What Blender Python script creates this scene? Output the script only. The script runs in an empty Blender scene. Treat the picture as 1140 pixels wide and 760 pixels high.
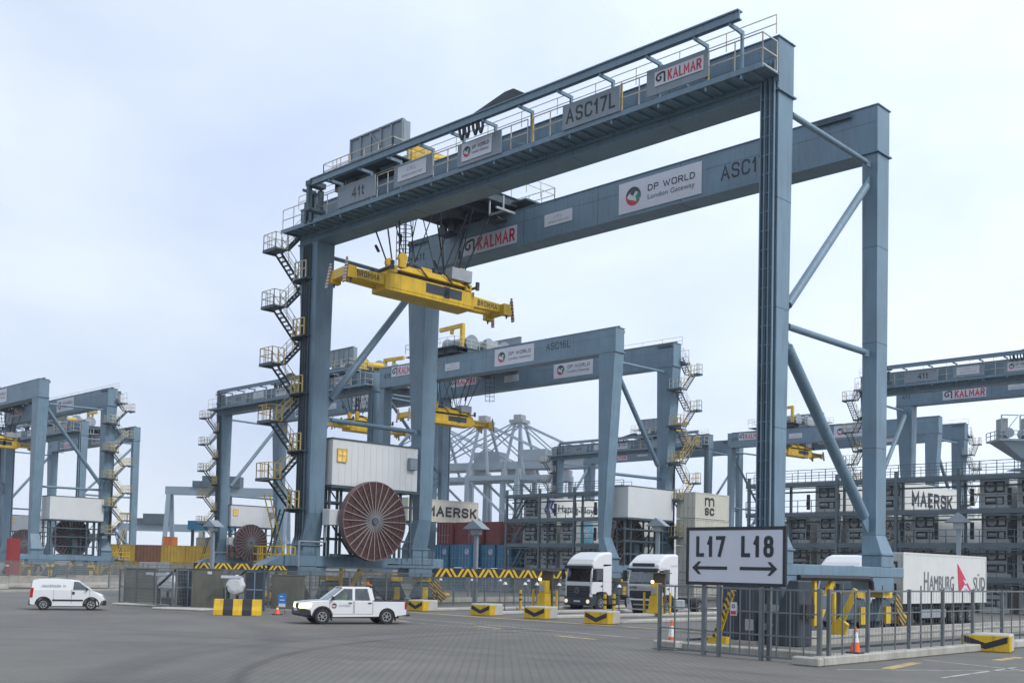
import bpy, bmesh, math, random
from mathutils import Vector, Matrix, Euler
random.seed(7)
SC = bpy.context.scene
COL = SC.collection
R = math.radians
K = 1.11                      # everything below is laid out in units of 1.11 m; scaled once at the end

# ------------------------------------------------------------------ camera, sky, sun, exposure
cam_d = bpy.data.cameras.new('camera'); cam = bpy.data.objects.new('camera', cam_d); COL.objects.link(cam)
SC.camera = cam
cam_d.sensor_fit = 'HORIZONTAL'; cam_d.sensor_width = 36.0
cam_d.lens = 1221.765 / 1140 * 36.0
cam_d.shift_y = (576.975 - 380) / 1140
cam_d.clip_start = 0.5; cam_d.clip_end = 9000
yaw, pit, rol = -0.775, 0.046, 0.022
fw = Vector((math.sin(yaw)*math.cos(pit), math.cos(yaw)*math.cos(pit), math.sin(pit)))
r0 = Vector((math.cos(yaw), -math.sin(yaw), 0)); u0 = r0.cross(fw)
rr = r0*math.cos(rol)+u0*math.sin(rol); uu = -r0*math.sin(rol)+u0*math.cos(rol)
cam.matrix_world = Matrix.Translation((23.76*K, -39.577*K, 2.523*K)) @ Matrix((rr, uu, -fw)).transposed().to_4x4()

SUN_EL, SUN_AZ = R(45), R(84)      # azimuth measured clockwise from +Y
w = bpy.data.worlds.new('World'); SC.world = w; w.use_nodes = True
nt = w.node_tree; nt.nodes.clear()
def nn(t, typ, **kw):
    n = t.nodes.new(typ)
    for k, v in kw.items():
        if k.startswith('i_'): n.inputs[int(k[2:])].default_value = v
        else: setattr(n, k, v)
    return n
out = nn(nt, 'ShaderNodeOutputWorld')
sky = nn(nt, 'ShaderNodeTexSky', sky_type='NISHITA', sun_disc=False, sun_elevation=SUN_EL, sun_rotation=SUN_AZ, altitude=10, air_density=1.2, dust_density=3.0, ozone_density=1.0)
bg1 = nn(nt, 'ShaderNodeBackground'); bg1.inputs[1].default_value = 0.09
nt.links.new(sky.outputs[0], bg1.inputs[0])
tc = nn(nt, 'ShaderNodeTexCoord')
mp = nn(nt, 'ShaderNodeMapping'); mp.inputs['Scale'].default_value = (1.0, 1.0, 2.3)
nt.links.new(tc.outputs['Generated'], mp.inputs[0])
ns = nn(nt, 'ShaderNodeTexNoise'); ns.inputs['Scale'].default_value = 2.3; ns.inputs['Detail'].default_value = 7; ns.inputs['Roughness'].default_value = 0.52; ns.inputs['Distortion'].default_value = 0.35
nt.links.new(mp.outputs[0], ns.inputs['Vector'])
rp = nn(nt, 'ShaderNodeValToRGB')
rp.color_ramp.elements[0].position = 0.30; rp.color_ramp.elements[0].color = (0.565, 0.66, 0.87, 1)
rp.color_ramp.elements[1].position = 0.72; rp.color_ramp.elements[1].color = (0.83, 0.91, 0.99, 1)
nt.links.new(ns.outputs['Fac'], rp.inputs[0])
# broad brightening of the cloud deck towards the hidden sun
sv = nn(nt, 'ShaderNodeVectorMath', operation='DOT_PRODUCT')
sv.inputs[1].default_value = (math.sin(R(20))*0.85, math.cos(R(20))*0.85, 0.5)
nt.links.new(tc.outputs['Generated'], sv.inputs[0])
mr = nn(nt, 'ShaderNodeMapRange'); mr.inputs['From Min'].default_value = 0.25; mr.inputs['From Max'].default_value = 0.95
mr.inputs['To Min'].default_value = 0.80; mr.inputs['To Max'].default_value = 1.12
nt.links.new(sv.outputs['Value'], mr.inputs[0])
bg2 = nn(nt, 'ShaderNodeBackground')
nt.links.new(rp.outputs[0], bg2.inputs[0]); nt.links.new(mr.outputs[0], bg2.inputs[1])
mx = nn(nt, 'ShaderNodeMixShader'); mx.inputs[0].default_value = 0.88     # cloud cover
nt.links.new(bg1.outputs[0], mx.inputs[1]); nt.links.new(bg2.outputs[0], mx.inputs[2])
nt.links.new(mx.outputs[0], out.inputs[0])
sl = bpy.data.lights.new('sun', 'SUN'); sl.energy = 1.5; sl.angle = R(12); sl.color = (1.0, 0.97, 0.93)
so = bpy.data.objects.new('sun', sl); COL.objects.link(so)
so.rotation_euler = (R(90)-SUN_EL, 0, math.pi - SUN_AZ)
SC.view_settings.view_transform = 'Standard'; SC.view_settings.look = 'None'
SC.view_settings.exposure = 0.56; SC.view_settings.gamma = 1.0; SC.view_settings.use_curve_mapping = False
SC.cycles.max_bounces = 6; SC.cycles.transparent_max_bounces = 24; SC.cycles.volume_bounces = 0

# ------------------------------------------------------------------ materials
MATS = {}
def mat(name, col, rough=0.55, metal=0.0, var=0.12, scale=1.2, bump=0.0, streak=0.0, dirt=None, emit=0.0):
    if name in MATS: return MATS[name]
    m = bpy.data.materials.new(name); m.use_nodes = True; t = m.node_tree
    b = t.nodes['Principled BSDF']; b.inputs['Roughness'].default_value = rough; b.inputs['Metallic'].default_value = metal
    c = nn(t, 'ShaderNodeTexCoord')
    n1 = nn(t, 'ShaderNodeTexNoise'); n1.inputs['Scale'].default_value = scale; n1.inputs['Detail'].default_value = 6
    t.links.new(c.outputs['Object'], n1.inputs['Vector'])
    r = nn(t, 'ShaderNodeValToRGB')
    lo = [max(0, x*(1-var)) for x in col]; hi = [min(1, x*(1+var)) for x in col]
    r.color_ramp.elements[0].position = 0.3; r.color_ramp.elements[0].color = (*lo, 1)
    r.color_ramp.elements[1].position = 0.7; r.color_ramp.elements[1].color = (*hi, 1)
    t.links.new(n1.outputs['Fac'], r.inputs[0]); last = r.outputs[0]
    if streak:                                    # rain-washed runs: noise stretched along z
        mp_ = nn(t, 'ShaderNodeMapping'); mp_.inputs['Scale'].default_value = (3.5, 3.5, 0.25)
        t.links.new(c.outputs['Object'], mp_.inputs[0])
        n2 = nn(t, 'ShaderNodeTexNoise'); n2.inputs['Scale'].default_value = 1.6; n2.inputs['Detail'].default_value = 5
        t.links.new(mp_.outputs[0], n2.inputs['Vector'])
        r2 = nn(t, 'ShaderNodeValToRGB'); r2.color_ramp.elements[0].position = 0.52; r2.color_ramp.elements[1].position = 0.75
        r2.color_ramp.elements[1].color = (streak, streak, streak, 1)
        t.links.new(n2.outputs['Fac'], r2.inputs[0])
        x = nn(t, 'ShaderNodeMixRGB'); t.links.new(r2.outputs[0], x.inputs[0]); t.links.new(last, x.inputs[1])
        x.inputs[2].default_value = (*(dirt or [v*0.55 for v in col]), 1); last = x.outputs[0]
    t.links.new(last, b.inputs['Base Color'])
    if bump:
        bp = nn(t, 'ShaderNodeBump'); bp.inputs['Strength'].default_value = bump; bp.inputs['Distance'].default_value = 0.03
        n3 = nn(t, 'ShaderNodeTexNoise'); n3.inputs['Scale'].default_value = scale*9; n3.inputs['Detail'].default_value = 4
        t.links.new(c.outputs['Object'], n3.inputs['Vector']); t.links.new(n3.outputs['Fac'], bp.inputs['Height']); t.links.new(bp.outputs[0], b.inputs['Normal'])
    if emit:
        b.inputs['Emission Color'].default_value = (*col, 1); b.inputs['Emission Strength'].default_value = emit
    MATS[name] = m; return m
CRANE = mat('crane_paint', (0.138, 0.222, 0.288), 0.45, 0.0, 0.12, 0.5, streak=0.75, dirt=(0.105, 0.128, 0.135))
CRANE2 = mat('crane_paint_dark', (0.052, 0.084, 0.104), 0.55, 0.0, 0.15, 0.8, streak=0.4)
GREYP = mat('crane_panel', (0.215, 0.26, 0.30), 0.5, 0.0, 0.08, 0.8, streak=0.35)
DARK = mat('dark_steel', (0.035, 0.045, 0.058), 0.5, 0.2, 0.25, 1.5)
GALV = mat('galvanised', (0.34, 0.37, 0.39), 0.45, 0.35, 0.12, 2.0)
GRATE = mat('grating', (0.12, 0.145, 0.165), 0.6, 0.2, 0.15, 2.0)
YEL = mat('machine_yellow', (0.62, 0.40, 0.012), 0.45, 0.0, 0.15, 1.3, streak=0.6, dirt=(0.24, 0.15, 0.03))
YRAIL = mat('rail_yellow', (0.58, 0.42, 0.12), 0.5, 0.0, 0.15, 2.0)
YRAIL2 = mat('rail_yellow_bright', (0.56, 0.41, 0.12), 0.5, 0.0, 0.15, 2.0)
WRAIL = mat('rail_faded', (0.55, 0.50, 0.40), 0.5, 0.0, 0.15, 2.0)
WHITE = mat('white_paint', (0.70, 0.71, 0.72), 0.3, 0.0, 0.03, 0.8, streak=0.10, dirt=(0.6, 0.6, 0.58))
VWHITE = mat('vehicle_white', (0.68, 0.69, 0.70), 0.18, 0.0, 0.02, 0.7, streak=0.12, dirt=(0.55, 0.54, 0.5))
PANEL = mat('house_panel', (0.58, 0.60, 0.60), 0.45, 0.0, 0.04, 0.6, streak=0.22, dirt=(0.46, 0.46, 0.44))
SIGNW = mat('sign_white', (0.56, 0.58, 0.64), 0.4, 0.0, 0.03, 1.5)
BLACK = mat('black_paint', (0.016, 0.018, 0.024), 0.5, 0.0, 0.2, 2.0)
RUB = mat('rubber', (0.022, 0.022, 0.023), 0.85, 0.0, 0.25, 4.0)
REDP = mat('red_letter', (0.52, 0.015, 0.045), 0.45, 0.0, 0.08, 2.0)
GREENP = mat('green_emblem', (0.02, 0.22, 0.12), 0.5)
NAVY = mat('navy_letter', (0.015, 0.03, 0.20), 0.45)
GREYL2 = mat('dark_grey_letter', (0.13, 0.14, 0.155), 0.5)
GREYL = mat('grey_letter', (0.30, 0.32, 0.34), 0.5)
CONC = mat('concrete', (0.36, 0.35, 0.31), 0.85, 0.0, 0.18, 1.3, bump=0.4, streak=0.5, dirt=(0.20, 0.19, 0.15))
CONCL = mat('concrete_pale', (0.44, 0.43, 0.39), 0.85, 0.0, 0.12, 1.3, bump=0.3, streak=0.35, dirt=(0.30, 0.29, 0.25))
OLIVE = mat('weathered_concrete', (0.125, 0.128, 0.105), 0.9, 0.0, 0.2, 1.0, bump=0.4, streak=0.5)
REEL = mat('cable_brown', (0.055, 0.017, 0.015), 0.65, 0.0, 0.3, 2.5)
REELRIM = mat('reel_rim', (0.13, 0.085, 0.08), 0.6, 0.1, 0.25, 3.0)
SPOKE = mat('spoke_steel', (0.29, 0.26, 0.25), 0.5, 0.2, 0.1, 3.0)
ORANGE = mat('cone_orange', (0.80, 0.11, 0.02), 0.5, 0.0, 0.08, 4.0)
CHROME = mat('alloy', (0.45, 0.46, 0.47), 0.3, 0.8, 0.05, 3.0)
TAIL = mat('tail_red', (0.35, 0.01, 0.01), 0.25)
REEFU = mat('reefer_unit', (0.50, 0.525, 0.50), 0.5, 0.0, 0.12, 1.5, streak=0.4)
CREAM = mat('container_cream', (0.52, 0.51, 0.44), 0.55, 0.0, 0.06, 0.7, streak=0.35, dirt=(0.40, 0.33, 0.22))
REEFW = mat('container_white', (0.60, 0.61, 0.585), 0.45, 0.0, 0.04, 0.8, streak=0.28, dirt=(0.50, 0.46, 0.38))
CBLUE = mat('container_blue', (0.014, 0.135, 0.25), 0.5, 0.0, 0.12, 0.8, streak=0.3)
CRED = mat('container_maroon', (0.16, 0.028, 0.026), 0.6, 0.0, 0.18, 0.8, streak=0.4)
CYEL = mat('container_mustard', (0.44, 0.29, 0.03), 0.6, 0.0, 0.15, 0.7, streak=0.5)
CBRN = mat('container_brown', (0.19, 0.085, 0.035), 0.65, 0.0, 0.2, 0.8, streak=0.5)
CGREY = mat('container_grey', (0.24, 0.25, 0.25), 0.6, 0.0, 0.12, 0.8, streak=0.4)
CORNG = mat('container_orange', (0.48, 0.13, 0.02), 0.6, 0.0, 0.12, 0.8, streak=0.4)
LBLUE = mat('light_blue', (0.18, 0.50, 0.66), 0.5, 0.0, 0.05, 2.0)
BSIGN = mat('sign_blue', (0.02, 0.17, 0.50), 0.4)
LAMP = mat('headlamp_lit', (1.0, 0.74, 0.38), 0.3, emit=4.0)
LAMPW = mat('lamp_lit', (1.0, 0.86, 0.55), 0.3, emit=1.6)
LAMPD = mat('lamp_dim', (0.9, 0.8, 0.55), 0.3, emit=0.45)
RACK = mat('rack_paint', (0.095, 0.13, 0.15), 0.55, 0.0, 0.15, 0.8, streak=0.35)
WINGLOW = mat('yellow_pane_glow', (0.75, 0.50, 0.12), 0.4, var=0.3, scale=3, emit=0.12)  # yellow house pane; a faint glow is added though it is no lamp
TERRA = mat('gravel', (0.17, 0.165, 0.15), 0.95, 0.0, 0.3, 2.0, bump=0.8)
STSP = mat('quay_crane_paint', (0.20, 0.26, 0.31), 0.6, 0.0, 0.06, 0.2)
LEAFD = mat('scrub', (0.05, 0.06, 0.03), 0.9, 0.0, 0.3, 1.0)

def glass(name, tint, mixf):
    m = bpy.data.materials.new(name); m.use_nodes = True; t = m.node_tree; t.nodes.clear()
    o = nn(t, 'ShaderNodeOutputMaterial'); a = nn(t, 'ShaderNodeBsdfTransparent'); a.inputs[0].default_value = (*tint, 1)
    g = nn(t, 'ShaderNodeBsdfGlossy'); g.inputs[0].default_value = (0.9, 0.95, 1, 1); g.inputs['Roughness'].default_value = 0.03
    fr = nn(t, 'ShaderNodeFresnel'); fr.inputs[0].default_value = 1.5
    ad = nn(t, 'ShaderNodeMath', operation='ADD'); ad.inputs[1].default_value = mixf; t.links.new(fr.outputs[0], ad.inputs[0])
    x = nn(t, 'ShaderNodeMixShader'); t.links.new(ad.outputs[0], x.inputs[0]); t.links.new(a.outputs[0], x.inputs[1]); t.links.new(g.outputs[0], x.inputs[2])
    t.links.new(x.outputs[0], o.inputs[0]); return m
GLASS = glass('window_glass', (0.62, 0.68, 0.68), 0.04)

def stripes(name, ca, cb, axis_dir, freq):      # painted warning stripes, fixed to the object
    m = bpy.data.materials.new(name); m.use_nodes = True; t = m.node_tree; b = t.nodes['Principled BSDF']; b.inputs['Roughness'].default_value = 0.5
    c = nn(t, 'ShaderNodeTexCoord'); d = nn(t, 'ShaderNodeVectorMath', operation='DOT_PRODUCT'); d.inputs[1].default_value = axis_dir
    t.links.new(c.outputs['Object'], d.inputs[0])
    q = nn(t, 'ShaderNodeMath', operation='MULTIPLY'); q.inputs[1].default_value = freq; t.links.new(d.outputs['Value'], q.inputs[0])
    f = nn(t, 'ShaderNodeMath', operation='FRACT'); t.links.new(q.outputs[0], f.inputs[0])
    g = nn(t, 'ShaderNodeMath', operation='GREATER_THAN'); g.inputs[1].default_value = 0.5; t.links.new(f.outputs[0], g.inputs[0])
    n1 = nn(t, 'ShaderNodeTexNoise'); n1.inputs['Scale'].default_value = 3; t.links.new(c.outputs['Object'], n1.inputs['Vector'])
    x = nn(t, 'ShaderNodeMixRGB'); x.inputs[1].default_value = (*ca, 1); x.inputs[2].default_value = (*cb, 1); t.links.new(g.outputs[0], x.inputs[0])
    y = nn(t, 'ShaderNodeMixRGB', blend_type='MULTIPLY'); y.inputs[0].default_value = 0.35; t.links.new(x.outputs[0], y.inputs[1]); t.links.new(n1.outputs['Fac'], y.inputs[2])
    t.links.new(y.outputs[0], b.inputs['Base Color']); return m
HAZARD = stripes('hazard_stripes', (0.55, 0.34, 0.02), (0.02, 0.02, 0.022), (0.7, 0.7, 1.0), 3.6)

def ground_mat():
    m = bpy.data.materials.new('asphalt'); m.use_nodes = True; t = m.node_tree; b = t.nodes['Principled BSDF']; b.inputs['Roughness'].default_value = 0.8
    c = nn(t, 'ShaderNodeTexCoord')
    n1 = nn(t, 'ShaderNodeTexNoise'); n1.inputs['Scale'].default_value = 0.05; n1.inputs['Detail'].default_value = 8; n1.inputs['Roughness'].default_value = 0.6
    n2 = nn(t, 'ShaderNodeTexNoise'); n2.inputs['Scale'].default_value = 9; n2.inputs['Detail'].default_value = 3
    for n in (n1, n2): t.links.new(c.outputs['Object'], n.inputs['Vector'])
    r = nn(t, 'ShaderNodeValToRGB'); r.color_ramp.elements[0].position = 0.3; r.color_ramp.elements[1].position = 0.72
    r.color_ramp.elements[0].color = (0.105, 0.101, 0.092, 1); r.color_ramp.elements[1].color = (0.17, 0.163, 0.147, 1)
    t.links.new(n1.outputs['Fac'], r.inputs[0])
    x = nn(t, 'ShaderNodeMixRGB', blend_type='OVERLAY'); x.inputs[0].default_value = 0.35; t.links.new(r.outputs[0], x.inputs[1]); t.links.new(n2.outputs['Fac'], x.inputs[2])
    t.links.new(x.outputs[0], b.inputs['Base Color'])
    return m
def paving_mat():
    m = bpy.data.materials.new('block_paving'); m.use_nodes = True; t = m.node_tree; b = t.nodes['Principled BSDF']; b.inputs['Roughness'].default_value = 0.72
    c = nn(t, 'ShaderNodeTexCoord')
    mp_ = nn(t, 'ShaderNodeMapping'); mp_.inputs['Rotation'].default_value = (0, 0, R(45)); t.links.new(c.outputs['Object'], mp_.inputs[0])
    br = nn(t, 'ShaderNodeTexBrick'); br.inputs['Scale'].default_value = 1.0; br.inputs['Brick Width'].default_value = 0.42; br.inputs['Row Height'].default_value = 0.24; br.inputs['Mortar Size'].default_value = 0.035
    br.inputs['Color1'].default_value = (0.148, 0.142, 0.128, 1); br.inputs['Color2'].default_value = (0.162, 0.155, 0.139, 1); br.inputs['Mortar'].default_value = (0.124, 0.119, 0.107, 1)
    t.links.new(mp_.outputs[0], br.inputs['Vector'])
    n1 = nn(t, 'ShaderNodeTexNoise'); n1.inputs['Scale'].default_value = 0.16; n1.inputs['Detail'].default_value = 8; n1.inputs['Roughness'].default_value = 0.62
    t.links.new(c.outputs['Object'], n1.inputs['Vector'])
    r = nn(t, 'ShaderNodeValToRGB'); r.color_ramp.elements[0].position = 0.28; r.color_ramp.elements[0].color = (0.62, 0.62, 0.62, 1)
    r.color_ramp.elements[1].position = 0.72; r.color_ramp.elements[1].color = (1.12, 1.11, 1.08, 1)
    t.links.new(n1.outputs['Fac'], r.inputs[0])
    y = nn(t, 'ShaderNodeMixRGB', blend_type='MULTIPLY'); y.inputs[0].default_value = 1.0; t.links.new(br.outputs['Color'], y.inputs[1]); t.links.new(r.outputs[0], y.inputs[2])
    last = y.outputs[0]
    # dark tyre-rubber arcs swept by turning trucks
    for cx, cy, rad, wd, st in ((15.42, -7.89, 22.54, 0.30, 1.0), (15.19, -9.33, 23.9, 0.7, 0.7), (15.3, -8.4, 25.3, 0.5, 0.45), (4, -46, 29.3, 0.45, 0.45), (4, -46, 31.2, 0.45, 0.40), (-30, -52, 40, 0.8, 0.40), (20, -60, 46.5, .6, .4)):
        v = nn(t, 'ShaderNodeVectorMath', operation='DISTANCE'); v.inputs[1].default_value = (cx*K, cy*K, 0); t.links.new(c.outputs['Object'], v.inputs[0])
        s = nn(t, 'ShaderNodeMath', operation='SUBTRACT'); s.inputs[1].default_value = rad*K; t.links.new(v.outputs['Value'], s.inputs[0])
        a = nn(t, 'ShaderNodeMath', operation='ABSOLUTE'); t.links.new(s.outputs[0], a.inputs[0])
        mr_ = nn(t, 'ShaderNodeMapRange'); mr_.inputs['From Min'].default_value = 0.05; mr_.inputs['From Max'].default_value = wd*K; mr_.inputs['To Min'].default_value = st; mr_.inputs['To Max'].default_value = 0.0
        t.links.new(a.outputs[0], mr_.inputs[0])
        n4 = nn(t, 'ShaderNodeTexNoise'); n4.inputs['Scale'].default_value = 0.35; n4.inputs['Detail'].default_value = 5; t.links.new(c.outputs['Object'], n4.inputs['Vector'])
        q = nn(t, 'ShaderNodeMath', operation='MULTIPLY'); t.links.new(mr_.outputs[0], q.inputs[0]); t.links.new(n4.outputs['Fac'], q.inputs[1])
        z = nn(t, 'ShaderNodeMixRGB'); z.inputs[2].default_value = (0.03, 0.03, 0.03, 1); t.links.new(q.outputs[0], z.inputs[0]); t.links.new(last, z.inputs[1]); last = z.outputs[0]
    # oil drips and fine wear
    n5 = nn(t, 'ShaderNodeTexNoise'); n5.inputs['Scale'].default_value = 0.9; n5.inputs['Detail'].default_value = 10; n5.inputs['Roughness'].default_value = 0.7; t.links.new(c.outputs['Object'], n5.inputs['Vector'])
    r5 = nn(t, 'ShaderNodeValToRGB'); r5.color_ramp.elements[0].position = 0.60; r5.color_ramp.elements[1].position = 0.74; r5.color_ramp.elements[1].color = (.55, .55, .55, 1); t.links.new(n5.outputs['Fac'], r5.inputs[0])
    z5 = nn(t, 'ShaderNodeMixRGB'); z5.inputs[2].default_value = (0.05, 0.048, 0.045, 1); t.links.new(r5.outputs[0], z5.inputs[0]); t.links.new(last, z5.inputs[1]); last = z5.outputs[0]
    n6 = nn(t, 'ShaderNodeTexNoise'); n6.inputs['Scale'].default_value = 0.22; n6.inputs['Detail'].default_value = 6; n6.inputs['Roughness'].default_value = 0.65; t.links.new(mp_.outputs[0], n6.inputs['Vector'])
    r6 = nn(t, 'ShaderNodeValToRGB'); r6.color_ramp.elements[0].position = 0.62; r6.color_ramp.elements[1].position = 0.75; r6.color_ramp.elements[1].color = (.5, .5, .5, 1); t.links.new(n6.outputs['Fac'], r6.inputs[0])
    z6 = nn(t, 'ShaderNodeMixRGB'); z6.inputs[2].default_value = (0.26, 0.255, 0.235, 1); t.links.new(r6.outputs[0], z6.inputs[0]); t.links.new(last, z6.inputs[1]); last = z6.outputs[0]
    t.links.new(last, b.inputs['Base Color'])
    bp = nn(t, 'ShaderNodeBump'); bp.inputs['Strength'].default_value = 0.25; bp.inputs['Distance'].default_value = 0.02; t.links.new(br.outputs['Fac'], bp.inputs['Height']); bp.invert = True
    t.links.new(bp.outputs[0], b.inputs['Normal'])
    return m
def worn_line(name, col, wear):
    m = bpy.data.materials.new(name); m.use_nodes = True; t = m.node_tree; b = t.nodes['Principled BSDF']; b.inputs['Roughness'].default_value = 0.7
    c = nn(t, 'ShaderNodeTexCoord'); n1 = nn(t, 'ShaderNodeTexNoise'); n1.inputs['Scale'].default_value = 1.7; n1.inputs['Detail'].default_value = 9; n1.inputs['Roughness'].default_value = 0.7
    t.links.new(c.outputs['Object'], n1.inputs['Vector'])
    r = nn(t, 'ShaderNodeValToRGB'); r.color_ramp.elements[0].position = wear-0.12; r.color_ramp.elements[1].position = wear+0.08
    r.color_ramp.elements[0].color = (0.15, 0.145, 0.132, 1); r.color_ramp.elements[1].color = (*col, 1)
    t.links.new(n1.outputs['Fac'], r.inputs[0]); t.links.new(r.outputs[0], b.inputs['Base Color']); return m

# ------------------------------------------------------------------ mesh builder
class MB:
    def __init__(s, off=(0, 0, 0)): s.v = []; s.f = []; s.mi = []; s.m = 0; s.off = Vector(off)
    def add(s, vs, fs):
        b = len(s.v); s.v += [Vector(x)+s.off for x in vs]
        for f in fs: s.f.append([b+i for i in f]); s.mi.append(s.m)
        return s
    def hexa(s, b, t):      # b,t: four points each, same winding
        return s.add(list(b)+list(t), [(3, 2, 1, 0), (4, 5, 6, 7), (0, 1, 5, 4), (1, 2, 6, 5), (2, 3, 7, 6), (3, 0, 4, 7)])
    def box(s, x0, x1, y0, y1, z0, z1):
        return s.hexa([(x0, y0, z0), (x1, y0, z0), (x1, y1, z0), (x0, y1, z0)], [(x0, y0, z1), (x1, y0, z1), (x1, y1, z1), (x0, y1, z1)])
    def cbox(s, cx, cy, cz, sx, sy, sz): return s.box(cx-sx/2, cx+sx/2, cy-sy/2, cy+sy/2, cz-sz/2, cz+sz/2)
    def beam(s, p, q, w_, h, up=(0, 0, 1)):
        p, q = Vector(p), Vector(q); d = (q-p).normalized(); up = Vector(up)
        if abs(d.dot(up)) > 0.99: up = Vector((0, 1, 0))
        a = d.cross(up).normalized()*w_/2; c = a.cross(d).normalized()*h/2
        return s.hexa([p-a-c, p+a-c, p+a+c, p-a+c], [q-a-c, q+a-c, q+a+c, q-a+c])
    def tube(s, p, q, r, n=8, r2=None):
        p, q = Vector(p), Vector(q); d = (q-p).normalized(); up = Vector((0, 0, 1)) if abs(d.z) < 0.99 else Vector((0, 1, 0))
        a = d.cross(up).normalized(); c = a.cross(d); r2 = r if r2 is None else r2
        vs = [p+(a*math.cos(2*math.pi*i/n)+c*math.sin(2*math.pi*i/n))*r for i in range(n)]
        vs += [q+(a*math.cos(2*math.pi*i/n)+c*math.sin(2*math.pi*i/n))*r2 for i in range(n)]
        fs = [(i, (i+1) % n, n+(i+1) % n, n+i) for i in range(n)] + [tuple(range(n-1, -1, -1)), tuple(range(n, 2*n))]
        return s.add(vs, fs)
    def pipe(s, pts, r, n=6):
        for a, b in zip(pts, pts[1:]): s.tube(a, b, r, n)
        return s
    def ring(s, c, ax, r0, r1, t, n=28):   # flat annulus of thickness t along axis ax
        c, ax = Vector(c), Vector(ax).normalized(); up = Vector((0, 0, 1)) if abs(ax.z) < 0.9 else Vector((0, 1, 0))
        a = ax.cross(up).normalized(); b = ax.cross(a); vs = []; fs = []
        for i in range(n):
            e = a*math.cos(2*math.pi*i/n)+b*math.sin(2*math.pi*i/n)
            vs += [c+e*r0-ax*t/2, c+e*r1-ax*t/2, c+e*r1+ax*t/2, c+e*r0+ax*t/2]
        for i in range(n):
            j = (i+1) % n
            for k in range(4): fs.append((4*i+k, 4*i+(k+1) % 4, 4*j+(k+1) % 4, 4*j+k))
        return s.add(vs, fs)
    def prism(s, pts, ax, d0, d1):        # polygon in the two other axes, pushed along ax between d0 and d1
        def P(a, b, d): return {'x': (d, a, b), 'y': (a, d, b), 'z': (a, b, d)}[ax]
        n = len(pts); vs = [P(a, b, d0) for a, b in pts]+[P(a, b, d1) for a, b in pts]
        return s.add(vs, [tuple(range(n-1, -1, -1)), tuple(range(n, 2*n))]+[(i, (i+1) % n, n+(i+1) % n, n+i) for i in range(n)])
    def loft(s, rings, close=True):
        n = len(rings[0]); vs = [p for r_ in rings for p in r_]; fs = []
        for k in range(len(rings)-1):
            for i in range(n): fs.append((k*n+i, k*n+(i+1) % n, (k+1)*n+(i+1) % n, (k+1)*n+i))
        if close: fs += [tuple(range(n-1, -1, -1)), tuple(range((len(rings)-1)*n, len(rings)*n))]
        return s.add(vs, fs)
    def ball(s, c, r, n=10, m=6, sz=1.0):
        c = Vector(c); rings = []
        for k in range(1, m):
            a = math.pi*k/m; rings.append([c+Vector((r*math.sin(a)*math.cos(2*math.pi*i/n), r*math.sin(a)*math.sin(2*math.pi*i/n), -r*sz*math.cos(a))) for i in range(n)])
        return s.loft(rings)
    def build(s, name, mats, parent=None, bevel=0.0, smooth=False, seg=1):
        me = bpy.data.meshes.new(name); me.from_pydata([tuple(v) for v in s.v], [], s.f)
        if not isinstance(mats, (list, tuple)): mats = [mats]
        for x in mats: me.materials.append(x)
        me.polygons.foreach_set('material_index', s.mi)
        bm = bmesh.new(); bm.from_mesh(me); bmesh.ops.recalc_face_normals(bm, faces=bm.faces); bm.to_mesh(me); bm.free()
        if smooth:
            me.polygons.foreach_set('use_smooth', [True]*len(me.polygons))
            try: me.set_sharp_from_angle(angle=R(38))
            except Exception: pass
        o = bpy.data.objects.new(name, me); COL.objects.link(o)
        if parent: o.parent = parent
        if bevel:
            bv = o.modifiers.new('edge', 'BEVEL'); bv.width = bevel; bv.segments = seg; bv.limit_method = 'ANGLE'; bv.angle_limit = R(40)
        return o
def tag(o, label, cat, group=None, kind=None):
    if label: o['label'] = label
    if cat: o['category'] = cat
    if group: o['group'] = group
    if kind: o['kind'] = kind
    return o
def thing(name, label, cat, loc=(0, 0, 0), rz=0, group=None):
    o = bpy.data.objects.new(name, None); COL.objects.link(o); o.location = loc; o.rotation_euler = (0, 0, rz); o.empty_display_size = 0.3
    return tag(o, label, cat, group)
def copy_tree(o, parent=None):
    c = o.copy(); COL.objects.link(c); c.parent = parent
    for ch in list(o.children): copy_tree(ch, c)
    return c
def relabel(o, label, loc=None, rz=None):
    o['label'] = label
    if loc is not None: o.location = loc
    if rz is not None: o.rotation_euler = (0, 0, rz)
    return o
TXT = {}
def text(s, c, w_, h, right, up, m, parent, bold=0.0, name='lettering', off=0.012):
    """flat painted lettering filling w_ x h, centred on c, reading along right"""
    key = (s, bold)
    if key not in TXT:
        cu = bpy.data.curves.new('lettering', 'FONT'); cu.body = s; cu.resolution_u = 3; cu.offset = bold
        ob = bpy.data.objects.new('tmp_text', cu); COL.objects.link(ob)
        bpy.context.view_layer.update()
        me = bpy.data.meshes.new_from_object(ob.evaluated_get(bpy.context.evaluated_depsgraph_get()))
        TXT[key] = ([v.co.copy() for v in me.vertices], [tuple(p.vertices) for p in me.polygons])
        bpy.data.objects.remove(ob); bpy.data.curves.remove(cu); bpy.data.meshes.remove(me)
    vs, fs = TXT[key]
    x0 = min(v.x for v in vs); x1 = max(v.x for v in vs); y0 = min(v.y for v in vs); y1 = max(v.y for v in vs)
    right, up = Vector(right), Vector(up); nrm = right.cross(up); c = Vector(c)
    b = MB(); b.add([c+right*((v.x-x0)/(x1-x0)-0.5)*w_+up*((v.y-y0)/(y1-y0)-0.5)*h+nrm*off for v in vs], fs)
    me = bpy.data.meshes.new(name); me.from_pydata([tuple(v) for v in b.v], [], b.f); me.materials.append(m)
    o = bpy.data.objects.new(name, me); COL.objects.link(o); o.parent = parent
    return o

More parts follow.
